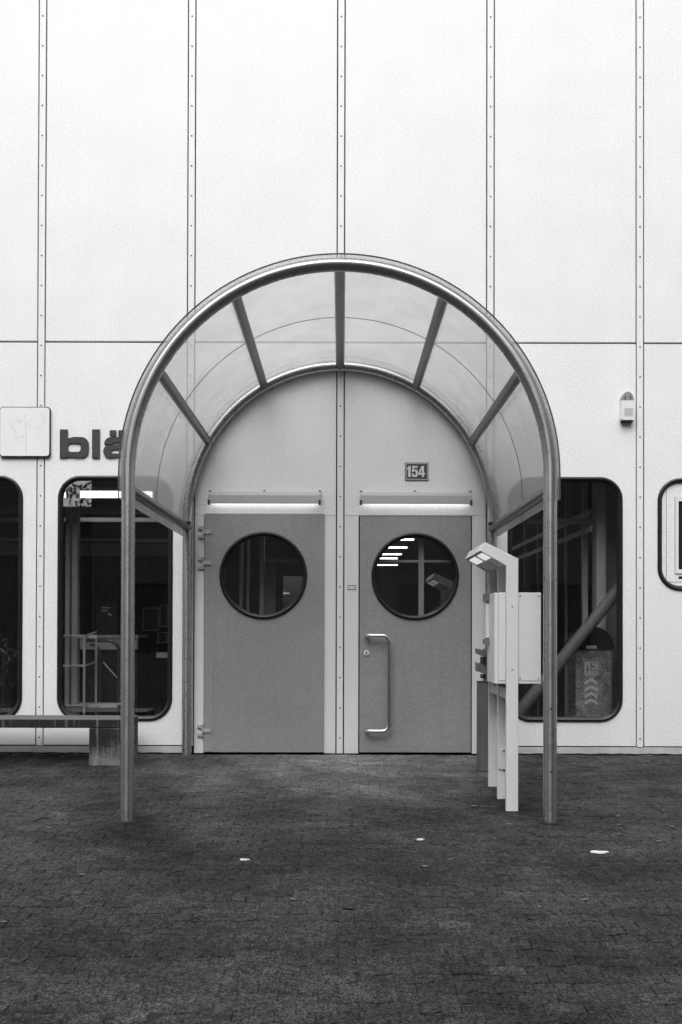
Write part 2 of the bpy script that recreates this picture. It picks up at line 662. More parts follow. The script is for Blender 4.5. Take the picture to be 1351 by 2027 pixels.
def paver_mesh(sign, seed):
    rd = random.Random(seed)
    hw, hv = PW / 2 - GAP / 2, PV / 2 - GAP / 2
    st = [-hw, -hw * 0.5, 0.0, hw * 0.5, hw]
    zz = lambda u: sign * ZIG * (1 - 2 * abs(u) / (PW / 2))
    j = lambda: rd.uniform(-0.0016, 0.0016)
    top = [(u + j() * 0.6, hv + zz(u) + j()) for u in st]
    bot = [(u + j() * 0.6, -hv + zz(u) + j()) for u in st]
    loop = bot + top[::-1]
    n = len(loop)
    c = 0.0016
    inner = [(u * (1 - c / hw), v - (c if i >= 5 else -c)) for i, (u, v) in enumerate(loop)]
    vs = [(u, -v, 0.0) for u, v in inner] + [(u, -v, -0.0015 - rd.uniform(0, .001)) for u, v in loop] + [(u, -v, -0.016) for u, v in loop]
    fs = [tuple(range(n - 1, -1, -1))]
    for a in (0, n):
        for i in range(n):
            k = (i + 1) % n
            fs.append((a + i, a + k, a + n + k, a + n + i))
    return vs, fs


variants = {s: [paver_mesh(s, 100 * (s + 2) + i) for i in range(6)] for s in (1, -1)}
pv_mesh = {}
for s in (1, -1):
    for i, (vs_, fs_) in enumerate(variants[s]):
        me = bpy.data.meshes.new('paver')
        me.from_pydata(vs_, [], fs_)
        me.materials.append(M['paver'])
        pv_mesh[(s, i)] = me
spots = []
rows = int(8.8 / PV)
rp = random.Random(11)
for r_ in range(rows):
    t = 0.045 + (r_ + 0.5) * PV
    s = 1 if r_ % 2 == 0 else -1
    off = 0 if s == 1 else PW / 2
    nx = int(6.3 / PW)
    for c_ in range(-nx, nx + 1):
        x = c_ * PW + off
        # size in the photograph and whether it is in the picture
        depth = CAM_D - t
        vis = False
        if depth > 0.3:
            px = CX + (x - CAM_X) / depth * F_PX
            py = HORIZON + (CAM_Z + SLOPE * t) / depth * F_PX
            vis = -30 < px < 1381 and py < 2045
        spots.append((x, t, s, vis, depth))
vis_sorted = sorted([q for q in spots if q[3]], key=lambda q: q[4])
near = set(id(q) for q in vis_sorted[:300])
tilt = Matrix.Rotation(math.atan(SLOPE), 4, 'X')
rest = MB()
for q in spots:
    x, t, s, vis, depth = q
    i = rp.randrange(6)
    dz = rp.gauss(0, 0.0010) + 0.0012 * math.sin(x * 2.1 + t * 1.3)
    mt = Matrix.Translation(gpt(x + rp.gauss(0, 0.0007), t + rp.gauss(0, 0.0007), 0.0005 + dz)) @ tilt @ Matrix.Rotation(rp.gauss(0, R(0.8)), 4, 'Z') \
        @ Matrix.Rotation(rp.gauss(0, R(0.5)), 4, 'X') @ Matrix.Rotation(rp.gauss(0, R(0.4)), 4, 'Y')
    if id(q) in near:
        o = bpy.data.objects.new('paver', pv_mesh[(s, i)])
        col.objects.link(o)
        o.parent = pavement
        o.matrix_local = mt
    else:
        vs_, fs_ = variants[s][i]
        rest.add([mt @ Vector(p) for p in vs_], fs_)
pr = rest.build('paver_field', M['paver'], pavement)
pr['kind'] = 'stuff'

# ------------------------------------------------------------------ building
PIT = 1.25
Z_SEAM = wz(678)
Z_BASE = wz(1477)
Z_TOP = 7.4
SW, GP = 0.052, 0.0100           # cover strip width, open joint
NB = 5                            # bays left and right of the middle joint
building = empty('industrial_building', (0, 0, 0), 'white metal-clad building with rivetted joint strips and two grey doors', 'building')

WIN_Z0, WIN_Z1 = wz(1428), wz(943)
WIN_HW = 0.480
DOOR_TOP = wz(1017)
LX0, LX1 = wx(405), wx(642)       # left door leaf
RX0, RX1 = wx(711), wx(934)       # right door leaf
HEAD = wz(1020.5)

# dark backing behind all joints, with openings left free
bk = MB()
for b in range(-NB, NB):
    x0, x1 = b * PIT, (b + 1) * PIT
    xc = (x0 + x1) / 2
    if b == -1:
        hole = [rect(LX0 + 0.02, LX1 - 0.02, 0.03, DOOR_TOP - 0.02)]
    elif b == 0:
        hole = [rect(RX0 + 0.01, RX1 - 0.01, 0.02, DOOR_TOP - 0.01)]
    elif b == 2:
        hole = [rect(xc - 0.40, xc + 0.40, wz(1150), wz(962))]
    else:
        hole = [rrect(xc - WIN_HW + 0.02, xc + WIN_HW - 0.02, WIN_Z0 + 0.02, WIN_Z1 - 0.02, 0.16)]
    bk.plate(rect(x0, x1, -0.02, Z_TOP), hole, 0.030, 0.060)
bk.build('wall_backing', M['groove'], building)

for b in range(-NB, NB):
    x0, x1 = b * PIT + SW / 2 + GP, (b + 1) * PIT - SW / 2 - GP
    xc = (b + 0.5) * PIT
    mb = MB()
    mb.box(x0, x1, 0.0, 0.022, Z_SEAM + 0.007, Z_TOP, 0.003)
    mb.build('wall_panel', M['clad'], building)
    mb = MB()
    if b in (-1, 0):
        mb.box(x0, x1, 0.0, 0.022, HEAD + 0.0012, Z_SEAM - 0.007, 0.002)
        mb.build('wall_panel', M['clad'], building)
    elif b == 2:
        z0, z1 = wz(1168), wz(945)
        mb.plate(rect(x0, x1, Z_BASE + 0.006, Z_SEAM - 0.007), [rrect(xc - WIN_HW + 0.01, xc + WIN_HW - 0.01, z0 + 0.01, z1 - 0.01, 0.18)], 0.0, 0.022)
        mb.build('wall_panel', M['clad'], building)
    else:
        mb.plate(rect(x0, x1, Z_BASE + 0.006, Z_SEAM - 0.007),
                 [rrect(xc - WIN_HW + 0.01, xc + WIN_HW - 0.01, WIN_Z0 + 0.01, WIN_Z1 - 0.01, 0.18)], 0.0, 0.022)
        mb.build('wall_panel', M['clad'], building)

# cover strips with two ribs and a screw every quarter metre
scr = MB()
nS = 10
for ring, (rr_, yy) in enumerate(((0.0068, 0.0), (0.0068, -0.0025), (0.0038, -0.0045))):
    for k in range(nS):
        a = 2 * math.pi * k / nS
        scr.v.append(Vector((rr_ * math.cos(a), yy, rr_ * math.sin(a))))
for ring in range(2):
    for k in range(nS):
        k2 = (k + 1) % nS
        scr.f.append((ring * nS + k, (ring + 1) * nS + k, (ring + 1) * nS + k2, ring * nS + k2))
scr.f.append(tuple(2 * nS + k for k in range(nS)))
scr_me = bpy.data.meshes.new('screw')
scr_me.from_pydata([tuple(p) for p in scr.v], [], scr.f)
scr_me.materials.append(M['screw'])
Z_SCREW0 = wz(1460.9)
for j in range(-NB, NB + 1):
    x = j * PIT
    zb = Z_BASE if j != 0 else 0.004
    mb = MB()
    h = SW / 2
    # profile across: flat lip, groove line, raised middle
    prof = [(-h, 0.020), (-h, 0.001), (-h + 0.0035, -0.002), (-0.0115, -0.002), (-0.0108, 0.0004), (-0.0092, 0.0004), (-0.0085, -0.0010),
            (0.0085, -0.0010), (0.0092, 0.0004), (0.0108, 0.0004), (0.0115, -0.002), (h - 0.0035, -0.002), (h, 0.001), (h, 0.020)]
    zz_ = [zb, Z_TOP]
    n = len(prof)
    vs_ = [(x + a, y, z) for z in zz_ for a, y in prof]
    fs_ = [(i, i + 1, n + i + 1, n + i) for i in range(n - 1)] + [tuple(range(n - 1, -1, -1)), tuple(range(n, 2 * n))]
    mb.add(vs_, fs_)
    st = mb.build('cover_strip', M['strip'], building)
    if abs(j) <= 2:
        z = Z_SCREW0
        while z < Z_TOP - 0.1:
            o = bpy.data.objects.new('screw', scr_me)
            col.objects.link(o)
            o.parent = st
            o.location = (x, -0.0010, z)
            z += 0.2515

# plinth below the panels (not at the doors), ragged dirt bead at its foot
for a, b_ in ((-NB * PIT, -PIT - 0.030), (PIT + 0.030 - 0.045, NB * PIT)):
    mb = MB().box(a, b_, 0.004, 0.03, -0.03, Z_BASE - 0.005, 0.003)
    mb.build('plinth', M['plinth'], building)
    path = []
    x = a
    rd = random.Random(5)
    while x < b_:
        path.append((x, 0.001 + rd.uniform(-0.004, 0.003), 0.002 + rd.uniform(-0.003, 0.003)))
        x += rd.uniform(0.03, 0.09)
    mb = MB().tube(path, [rd.uniform(0.004, 0.008) for _ in path], 6)
    o = mb.build('dirt_bead', M['dirt'], building, True)


def window_at(xc, z0, z1, parent=building):
    loop = rrect(xc - WIN_HW, xc + WIN_HW, z0, z1, 0.19, 10)
    prof = [(0.0, 0.006), (0.0, -0.006), (0.006, -0.013), (0.017, -0.016), (0.026, -0.012), (0.031, -0.004), (0.036, -0.001), (0.042, 0.010), (0.042, 0.03)]
    w = MB().ring_profile(loop, prof).build('window', M['rubber'], parent, True, 60)
    return w


for b in range(-NB, NB):
    if b in (-1, 0):
        continue
    xc = (b + 0.5) * PIT
    if b == 2:
        z0, z1 = wz(1168), wz(945)
        w = window_at(xc, z0, z1)
        # blanked-off window with a small framed hatch
        hx0, hx1, hz0, hz1 = wx(1337), wx(1337) + 0.60, wz(1135), wz(981)
        p = MB().plate(rrect(xc - WIN_HW + 0.035, xc + WIN_HW - 0.035, z0 + 0.035, z1 - 0.035, 0.155, 10), [rect(hx0, hx1, hz0, hz1)], 0.012, 0.026)
        p.build('infill_panel', M['clad'], w)
        sx0, sz0 = wx(1320), wz(1150)
        ln = MB()
        ln.box(sx0, sx0 + 0.003, 0.0105, 0.0118, sz0, z1 - 0.06)
        ln.box(sx0 + 0.004, xc + 0.40, 0.0105, 0.0118, sz0 - 0.003, sz0)
        ln.build('seam_line', M['groove'], w)
        fr = MB().plate(rect(hx0 + 0.004, hx1 - 0.004, hz0 + 0.006, hz1 - 0.003), [rect(hx0 + 0.030, hx1 - 0.03, hz0 + 0.040, hz1 - 0.040)], 0.003, 0.03)
        fr.build('hatch_frame', M['jamb'], w)
        MB().box(hx0 + 0.028, hx1 - 0.028, 0.018, 0.022, hz0 + 0.038, hz1 - 0.038).build('pane', M['opp_glass'], w)
        MB().box(wx(1345), wx(1345) + 0.12, 0.0095, 0.0125, wz(1144), wz(1139)).build('slot', M['groove'], w)
        MB().box(xc - 0.46, xc + 0.46, 0.034, 0.05, z0 + 0.02, z1 - 0.02).build('hatch_back', M['groove'], w)
    else:
        w = window_at(xc, WIN_Z0, WIN_Z1)
        gp = MB().plate(rrect(xc - WIN_HW + 0.036, xc + WIN_HW - 0.036, WIN_Z0 + 0.036, WIN_Z1 - 0.036, 0.155, 10), [], 0.008, 0.014)
        gp.build('pane', M['glass'], w)

# ---- door bays
def door_frame(x0, x1, lx0, lx1, right):
    mb = MB()
    mb.box(x0, lx0 - 0.004, 0.0, 0.022, 0.003, HEAD - 0.0012, 0.002)
    mb.build('door_jamb', M['jamb'], building)
    mb = MB()
    mb.box(lx1 + 0.004, x1, 0.0, 0.022, 0.003, HEAD - 0.0012, 0.002)
    mb.build('door_jamb', M['jamb'], building)


door_frame(-PIT + SW / 2 + GP, -SW / 2 - GP, LX0, LX1 - 0.004, False)
door_frame(SW / 2 + GP, PIT - SW / 2 - GP, RX0, RX1, True)


def porthole(door, cx, cz, r, yf):
    prof = [(0.0, yf + 0.004), (0.0, yf - 0.008), (0.006, yf - 0.015), (0.018, yf - 0.018), (0.027, yf - 0.012), (0.032, yf - 0.003), (0.038, yf + 0.012), (0.038, yf + 0.03)]
    MB().ring_profile(circle(cx, cz, r, 72), prof).build('porthole_gasket', M['rubber'], door, True, 60)
    MB().plate(circle(cx, cz, r - 0.034, 64), [], yf + 0.012, yf + 0.018).build('porthole_pane', M['glass'], door)


LZ0, LZ1 = wz(1489), DOOR_TOP
lc = (wx(521.5), wz(1139.5))
rc = (wx(822), wz(1140.5))
PR = 0.365
mb = MB().plate(rect(LX0, LX1, LZ0, LZ1 - 0.002), [circle(lc[0], lc[1], PR - 0.012, 64)], -0.012, 0.035)
ldoor = mb.build('door', M['door'], building)
ldoor['label'] = 'grey hinged door without a handle'
porthole(ldoor, lc[0], lc[1], PR, -0.012)
MB().box(LX0 + 0.003, wx(424), -0.0145, -0.011, LZ0 + 0.004, LZ1 - 0.006, 0.001).build('edge_strip', M['door'], ldoor)
for py in (1054, 1115, 1446):
    z = wz(py)
    hx = LX0
    mb = MB()
    mb.box(hx - 0.052, hx - 0.018, -0.020, -0.0005, z + 0.018, z + 0.048, 0.003)
    mb.box(hx - 0.052, hx - 0.018, -0.020, -0.0005, z - 0.052, z - 0.022, 0.003)
    mb.tube([(hx - 0.012, -0.017, z - 0.052), (hx - 0.012, -0.017, z + 0.050)], 0.0085, 10)
    mb.box(hx - 0.006, hx + 0.056, -0.024, -0.0125, z - 0.018, z + 0.012, 0.003)
    mb.build('hinge', M['hinge'], ldoor)

mb = MB().plate(rect(RX0 + 0.006, RX1 - 0.006, LZ0, LZ1 - 0.008), [circle(rc[0], rc[1], PR - 0.012, 64)], 0.004, 0.045)
rdoor = mb.build('door', M['door'], building)
rdoor['label'] = 'grey door with a long steel pull handle'
porthole(rdoor, rc[0], rc[1], PR, 0.004)
# door reveal (dark gap)
MB().box(RX0 - 0.003, RX1 + 0.003, 0.026, 0.029, 0.0, LZ0 - 0.006).build('threshold', M['groove'], rdoor)
hx0, hx1 = wx(727), wx(770)
hz1, hz0 = wz(1258), wz(1446)
path = [(hx0, 0.004, hz1), (hx0, -0.030, hz1)]
for i in range(1, 6):
    a = R(90 * i / 5)
    path.append((hx0 + 0.03 * (1 - math.cos(a)), -0.030 - 0.03 * math.sin(a), hz1))
yb = -0.060
for i in range(0, 7):
    a = R(90 * i / 6)
    path.append((hx1 - 0.055 + 0.055 * math.sin(a), yb, hz1 - 0.055 * (1 - math.cos(a))))
lower = [(x, y, hz0 + (hz1 - z)) for x, y, z in path][::-1]
MB().tube(path + lower, 0.0175, 14).build('handle', M['chrome'], rdoor, True, 60)
lk = MB()
lx, lz = wx(726), wz(1292)
lk.tube([(lx, 0.004, lz), (lx, -0.006, lz)], 0.022, 18)
lk.build('lock_rosette', M['white_plastic'], rdoor, True)
MB().box(lx - 0.006, lx + 0.006, -0.0085, -0.0058, lz - 0.012, lz + 0.008).build('keyhole', M['black_plastic'], rdoor)

for cx_, cz_, r_ in ((wx(890), wz(1471), 0.011), (wx(929), wz(1458), 0.008), (wx(884), wz(1468), 0.006)):
    rd = random.Random(int(cx_ * 1000))
    ol = [(cx_ + r_ * rd.uniform(0.5, 1.1) * math.cos(a_), cz_ + r_ * rd.uniform(0.5, 1.1) * math.sin(a_)) for a_ in [2 * math.pi * i / 9 for i in range(9)]]
    MB().plate(ol, [], 0.0028, 0.0045).build('paint_chip', M['hinge'], rdoor)

# building shell so that the hall is dark inside
BX = NB * PIT
mb = MB().box(-BX, BX, 0.06, 19.0, Z_TOP - 0.25, Z_TOP - 0.02)
mb.build('roof', M['int_wall'], building)
for s in (-1, 1):
    mb = MB().box(s * BX - 0.1, s * BX + 0.1, 0.06, 19.0, -0.03, Z_TOP - 0.26)
    mb.build('side_wall', M['int_wall'], building)
rw = (wx(547, -16), wx(597, -16), wz(1200, -16), wz(1128, -16))
mb = MB().plate(rect(-BX, BX, -0.03, Z_TOP), [rect(*rw)], 18.85, 19.0)
mb.build('rear_wall', M['int_wall'], building)
MB().box(rw[0] + 0.002, rw[1] - 0.002, 18.9, 18.91, rw[2] + 0.002, rw[3] - 0.002).build('rear_pane', M['glass_rear'], building)
mb = MB().box(-BX + 0.1, BX - 0.1, 0.061, 18.8, -0.05, 0.0)
struct(mb.build('hall_floor', M['int_floor']))
mb = MB().box(-BX + 0.1, BX - 0.1, 0.061, 18.8, 2.95, 3.05)
struct(mb.build('hall_ceiling', M['int_ceiling']))

# ------------------------------------------------------------------ entrance canopy
T_F, T_B = 2.344, 0.050
R_A, Z_S, R_T = 1.262, 1.958, 0.0405
XC = -0.004
canopy = empty('entrance_canopy', (XC, -1.2, ground_z(1.2)), 'arched steel tube canopy with clear sheet roof over both doors', 'canopy')


def arch_path(t, foot_l, foot_r, n=64):
    p = [Vector((XC - R_A, -t, foot_l))]
    for i in range(1, 6):
        p.append(Vector((XC - R_A, -t, foot_l + (Z_S - foot_l) * i / 6)))
    for i in range(n + 1):
        a = math.pi - math.pi * i / n
        p.append(Vector((XC + R_A * math.cos(a), -t, Z_S + R_A * math.sin(a))))
    for i in range(5, -1, -1):
        p.append(Vector((XC + R_A, -t, foot_r + (Z_S - foot_r) * i / 6)))
    return p


fa = MB().tube(arch_path(T_F, ground_z(T_F) - 0.03, ground_z(T_F) - 0.03), R_T, 24).build('front_arch', M['steel'], canopy, True, 60)
ba = MB().tube(arch_path(T_B, ground_z(T_B) - 0.01, ground_z(T_B) - 0.01), R_T, 20).build('back_arch', M['steel'], canopy, True, 60)
tube_uv(fa, 24)
tube_uv(ba, 20)
# drilled holes in the right front post
for py in (1402, 1525):
    z = wz(py, T_F)
    MB().tube([(XC + R_A - 0.002, -T_F - R_T + 0.002, z), (XC + R_A - 0.002, -T_F - R_T - 0.0012, z)], 0.0065, 10).build('bolt_hole', M['black_plastic'], fa)
for s in (-1, 1):
    ring = MB()
    zf = ground_z(T_F)
    pth = [(XC + s * R_A + 0.052 * math.cos(2 * math.pi * i / 20), -T_F + 0.052 * math.sin(2 * math.pi * i / 20),
            ground_z(T_F - 0.052 * math.sin(2 * math.pi * i / 20)) + 0.003) for i in range(20)]
    ring.tube(pth, 0.010, 6, closed=True)
    ring.build('foot_seal', M['dirt'], canopy, True)
R_P = 0.0345
for k, a in enumerate((90, 60, 30, 120, 150)):
    ca, sa = math.cos(R(a)), math.sin(R(a))
    x, z = XC + R_A * ca, Z_S + R_A * sa
    MB().tube([(x, -T_B, z), (x, -T_F, z)], R_P, 18).build('cross_tube', M['steel_in'], canopy, True, 60)
Z_RAIL = Z_S - 0.085
for s in (-1, 1):
    x = XC + s * R_A
    MB().tube([(x, -T_B, Z_RAIL), (x, -T_F, Z_RAIL)], R_P, 18).build('cross_tube', M['steel_in'], canopy, True, 60)
    MB().box(x - s * R_P - 0.018, x - s * R_P + 0.018, -T_B - 0.20, -T_B - 0.15, Z_RAIL + 0.012, Z_RAIL + 0.034).build('clamp', M['black_plastic'], canopy)

# sheet panes: six round the arch, two along the depth
R_IN, R_OUT = R_A + R_T + 0.002, R_A + R_T + 0.007
T_MID = 1.20
Z_SHEET = Z_S - 0.150
angs = [(180, 150), (150, 120), (120, 90), (90, 60), (60, 30), (30, 0)]
for (t0, t1) in ((0.012, T_MID - 0.004), (T_MID + 0.004, T_F + 0.045)):
    for (a0, a1) in angs:
        pts = []
        if a0 == 180:
            pts.append((math.pi, True, Z_SHEET))
        n = 14
        for i in range(n + 1):
            a = R(a0 + (a1 - a0) * i / n)
            pts.append((a, False, 0))
        if a1 == 0:
            pts.append((0.0, True, Z_SHEET))
        vs_ = []
        for a, low, z in pts:
            for rr_ in (R_IN, R_OUT):
                for t in (t0, t1):
                    if low:
                        vs_.append((XC + rr_ * (1 if a == 0 else -1), -t, z))
                    else:
                        vs_.append((XC + rr_ * math.cos(a), -t, Z_S + rr_ * math.sin(a)))
        fs_ = []
        m = len(pts)
        for i in range(m - 1):
            b0, b1 = i * 4, (i + 1) * 4
            fs_ += [(b0, b0 + 1, b1 + 1, b1), (b0 + 2, b1 + 2, b1 + 3, b0 + 3), (b0, b1, b1 + 2, b0 + 2), (b0 + 1, b0 + 3, b1 + 3, b1 + 1)]
        fs_ += [(0, 2, 3, 1), ((m - 1) * 4, (m - 1) * 4 + 1, (m - 1) * 4 + 3, (m - 1) * 4 + 2)]
        MB().add(vs_, fs_).build('roof_sheet', M['sheet'], canopy, True, 50)


def bow(t, r, z_end, n=60):
    p = [Vector((XC - r, -t, z_end))]
    for i in range(n + 1):
        a = math.pi - math.pi * i / n
        p.append(Vector((XC + r * math.cos(a), -t, Z_S + r * math.sin(a))))
    p.append(Vector((XC + r, -t, z_end)))
    return p


MB().tube(bow(T_MID, R_IN + 0.0015, Z_SHEET), 0.0030, 6).build('sheet_seam', M['seam'], canopy, True)
MB().tube(bow(T_F + 0.049, R_OUT, Z_SHEET), 0.0045, 6).build('sheet_edge', M['seam'], canopy, True)
# flashing against the facade: a flat curved band
vs_, fs_ = [], []
pth = bow(0, R_IN - 0.004, Z_RAIL)
for p in pth:
    vs_ += [(p.x, -0.008, p.z), (p.x, -0.22, p.z)]
for i in range(len(pth) - 1):
    fs_.append((2 * i, 2 * i + 1, 2 * i + 3, 2 * i + 2))
MB().add(vs_, fs_).build('flashing', M['sheet'], canopy, True)

# ------------------------------------------------------------------ door lamps
def door_lamp(px0, px1, label):
    x0, x1 = wx(px0), wx(px1)
    zt, zb = wz(976), wz(1000)
    root = empty('door_lamp', ((x0 + x1) / 2, 0, zb), label, 'lamp', 'lamps over the doors')
    b = MB()
    # housing profile (y, z): hood sloping outwards
    prof = [(-0.001, zt + 0.004), (-0.035, zt + 0.004), (-0.080, zt - 0.030), (-0.085, zb + 0.006), (-0.080, zb + 0.002), (-0.078, zb + 0.012), (-0.072, zt - 0.030), (-0.034, zt - 0.006), (-0.006, zt - 0.006), (-0.001, zb + 0.03)]
    n = len(prof)
    e = 0.014
    vs_ = [(x, y, z) for x in (x0 + e, x1 - e) for y, z in prof]
    fs_ = [(i, (i + 1) % n, n + (i + 1) % n, n + i) for i in range(n)]
    b.add(vs_, fs_)
    b.build('housing', M['lamp_body'], root, True, 30)
    for xa, xb in ((x0, x0 + e - 0.001), (x1 - e + 0.001, x1)):
        m = MB()
        q = [(-0.001, zt + 0.006), (-0.036, zt + 0.006), (-0.084, zt - 0.028), (-0.089, zb), (-0.060, zb - 0.006), (-0.001, zb + 0.02)]
        k = len(q)
        vs_ = [(x, y, z) for x in (xa, xb) for y, z in q]
        fs_ = [(i, (i + 1) % k, k + (i + 1) % k, k + i) for i in range(k)] + [tuple(range(k - 1, -1, -1)), tuple(range(k, 2 * k))]
        m.add(vs_, fs_)
        ec = m.build('end_cap', M['lamp_body'], root)
        MB().box(xa - 0.002, xb + 0.006 if xa < (x0 + x1) / 2 else xb + 0.002, -0.040, -0.002, zt + 0.0065, zt + 0.015).build('cap_clip', M['lamp_end'], ec)
        MB().box(xa - 0.003, xb + 0.003, -0.092, -0.062, zb - 0.008, zb + 0.032).build('cap_corner', M['lamp_end'], ec)
    MB().tube([(x0 + e + 0.002, -0.053, zb + 0.038), (x1 - e - 0.002, -0.053, zb + 0.038)], 0.012, 12).build('tube', M['tube'], root, True)
    cx = (x0 + x1) / 2
    MB().tube([(cx - 0.004, -0.02, zt + 0.004), (cx - 0.004, -0.02, zt + 0.018), (cx - 0.004, -0.02, zt + 0.024)], [0.011, 0.010, 0.003], 10).build('cap_nut', M['grey_plastic'], root, True)
    return root


door_lamp(414, 634.5, 'slim lit lamp over the door without a handle')
door_lamp(712.5, 932, 'slim lit lamp over the door with a handle, below the number plate')

# ------------------------------------------------------------------ house number 154
nx0, nx1, nz0, nz1 = wx(801.5), wx(847.8), wz(950.7), wz(915.7)
num = empty('house_number_plate', ((nx0 + nx1) / 2, 0, nz0), 'dark house number plate reading 154 above the right door', 'sign')
MB().plate(rrect(nx0, nx1, nz0, nz1, 0.004, 3), [], -0.008, -0.0005).build('plate', M['plate_dark'], num)
b0, b1 = 0.006, 0.0105
MB().plate(rect(nx0 + b0, nx1 - b0, nz0 + b0, nz1 - b0), [rect(nx0 + b1, nx1 - b1, nz0 + b1, nz1 - b1)], -0.0092, -0.0075).build('border', M['plate_light'], num)


def digit(polys, x0, x1):
    z0, z1 = wz(944), wz(922.3)
    mb = MB()
    for pl in polys:
        mb.plate([(x0 + (x1 - x0) * u, z0 + (z1 - z0) * v) for u, v in pl], [], -0.0095, -0.0075)
    mb.build('digit', M['plate_light'], num)


digit([[(0.30, 0), (1, 0), (1, 1), (0.42, 1), (0.34, 0.90), (0, 0.80), (0, 0.66), (0.30, 0.70)]], wx(805.5), wx(812.8))
digit([[(0.0, 0.20), (0.06, 0.08), (0.2, 0.0), (0.75, 0.0), (0.92, 0.07), (1.0, 0.2), (1.0, 0.50), (0.92, 0.62), (0.76, 0.68), (0.44, 0.66), (0.36, 0.62),
        (0.38, 0.83), (0.95, 0.83), (0.95, 1.0), (0.10, 1.0), (0.04, 0.45), (0.34, 0.45), (0.40, 0.52), (0.58, 0.52), (0.66, 0.46), (0.66, 0.24), (0.58, 0.16),
        (0.42, 0.16), (0.35, 0.22), (0.35, 0.30), (0.0, 0.30)]], wx(814.8), wx(826.8))
x0_, x1_ = wx(828), wx(841.2)
z0_, z1_ = wz(944), wz(922.3)
U = lambda u, v: (x0_ + (x1_ - x0_) * u, z0_ + (z1_ - z0_) * v)
MB().plate([U(0.52, 0), U(0.84, 0), U(0.84, 0.20), U(1, 0.20), U(1, 0.37), U(0.84, 0.37), U(0.84, 1), U(0.46, 1), U(0, 0.38), U(0, 0.20), U(0.52, 0.20)],
           [[U(0.27, 0.37), U(0.53, 0.37), U(0.53, 0.74)]], -0.0095, -0.0075).build('digit', M['plate_light'], num)

# ------------------------------------------------------------------ word on the facade: bla with dots
word = empty('facade_lettering', (wx(180), 0, wz(908)), 'dark raised letters spelling blä beside the canopy', 'lettering')


def arc(cx, cz, rx, rz, a0, a1, n=8):
    return [(cx + rx * math.cos(R(a0 + (a1 - a0) * i / n)), cz + rz * math.sin(R(a0 + (a1 - a0) * i / n))) for i in range(n + 1)]


def P2(lst):
    return [(wx(a), wz(-c)) for a, c in lst]


# coordinates: photo x, minus photo y
b_out = [(118, -908), (132.5, -908)] + [(133, -906.3)] + arc(160.8, -893.8, 14, 14, 270, 360)[0:9] + arc(160.8, -881, 14, 14, 0, 90) + [(145, -866.8), (133.2, -870), (133.2, -852), (118, -852)]
b_in = rrect(134, 159.4, -896.4, -878.8, 6, 5)
MB().plate(P2(b_out), [P2(b_in)], -0.016, -0.001).build('letter', M['letter'], word)
MB().plate(P2([(181.8, -908), (196.8, -908), (196.8, -852), (181.8, -852)]), [], -0.016, -0.001).build('letter', M['letter'], word)
a_body = ([(257, -908), (243, -908), (242.5, -905)] + arc(217, -896, 13, 12, 270, 180, 6) + arc(217, -894, 13, 11.5, 180, 90, 6)[1:] +
          [(236, -881.8), (241, -880.5), (241, -879), (238, -877.6), (224, -877.6), (221.5, -881), (206, -881)] + arc(219, -879.5, 13, 12.5, 176, 90, 6) +
          arc(244, -880, 13, 13, 90, 0, 6) + [(257, -908)])
a_body = a_body[:-1]
a_in = rrect(219.8, 242, -899.4, -891, 4, 4)
lt = MB().plate(P2(a_body), [P2(a_in)], -0.016, -0.001).build('letter', M['letter'], word)
for q0, q1 in ((216.5, 229.2), (233.8, 246.5)):
    MB().plate(P2([(q0, -864.5), (q1, -864.5), (q1, -853.3), (q0, -853.3)]), [], -0.016, -0.001).build('dot', M['letter'], lt)

# ------------------------------------------------------------------ square sign with a faded drawing
sx0, sx1, sz0, sz1 = wx(-1.0), wx(99.5), wz(907.5), wz(808)
sign = empty('sign_board', ((sx0 + sx1) / 2, 0, sz0), 'square white sign with a faded vine drawing, over the left joint strip', 'sign')
MB().plate(rrect(sx0, sx1, sz0, sz1, 0.028, 6), [], -0.022, -0.0025).build('back_tray', M['board_edge'], sign)
MB().plate(rrect(sx0 + 0.007, sx1 - 0.007, sz0 + 0.010, sz1 - 0.007, 0.024, 6), [], -0.028, -0.0215).build('face', M['board'], sign)
rd = random.Random(3)
dr = MB()
cx = (sx0 + sx1) / 2
for i in range(26):
    x = rd.gauss(cx - 0.02, 0.09)
    z = sz0 + 0.06 + rd.random() * 0.28
    r0 = rd.uniform(0.007, 0.013)
    dr.plate(circle(x, z, r0, 10), [circle(x, z, r0 - 0.0018, 10)], -0.0288, -0.0275)
MB().plate([(cx + 0.01, sz0 + 0.03), (cx + 0.018, sz0 + 0.03), (cx + 0.012, sz1 - 0.06), (cx + 0.006, sz1 - 0.06)], [], -0.0285, -0.0275).build('stem_print', M['drawing'], sign)
for i in range(5):
    q = [(sx0 + 0.05 + 0.07 * i + 0.02 * math.sin(k * 0.8 + i), -0.0284, sz0 + 0.06 + 0.05 * ((i * 3) % 5) + k * 0.012) for k in range(8)]
    dr.tube(q, 0.0011, 4)
for i in range(3):
    q = [(sx1 - 0.05 - 0.018 * i + 0.012 * math.sin(k * 0.5), -0.0284, sz1 - 0.04 - k * 0.014) for k in range(9 - 2 * i)]
    dr.tube(q, 0.0012, 4)
dr.build('vine_print', M['drawing'], sign)

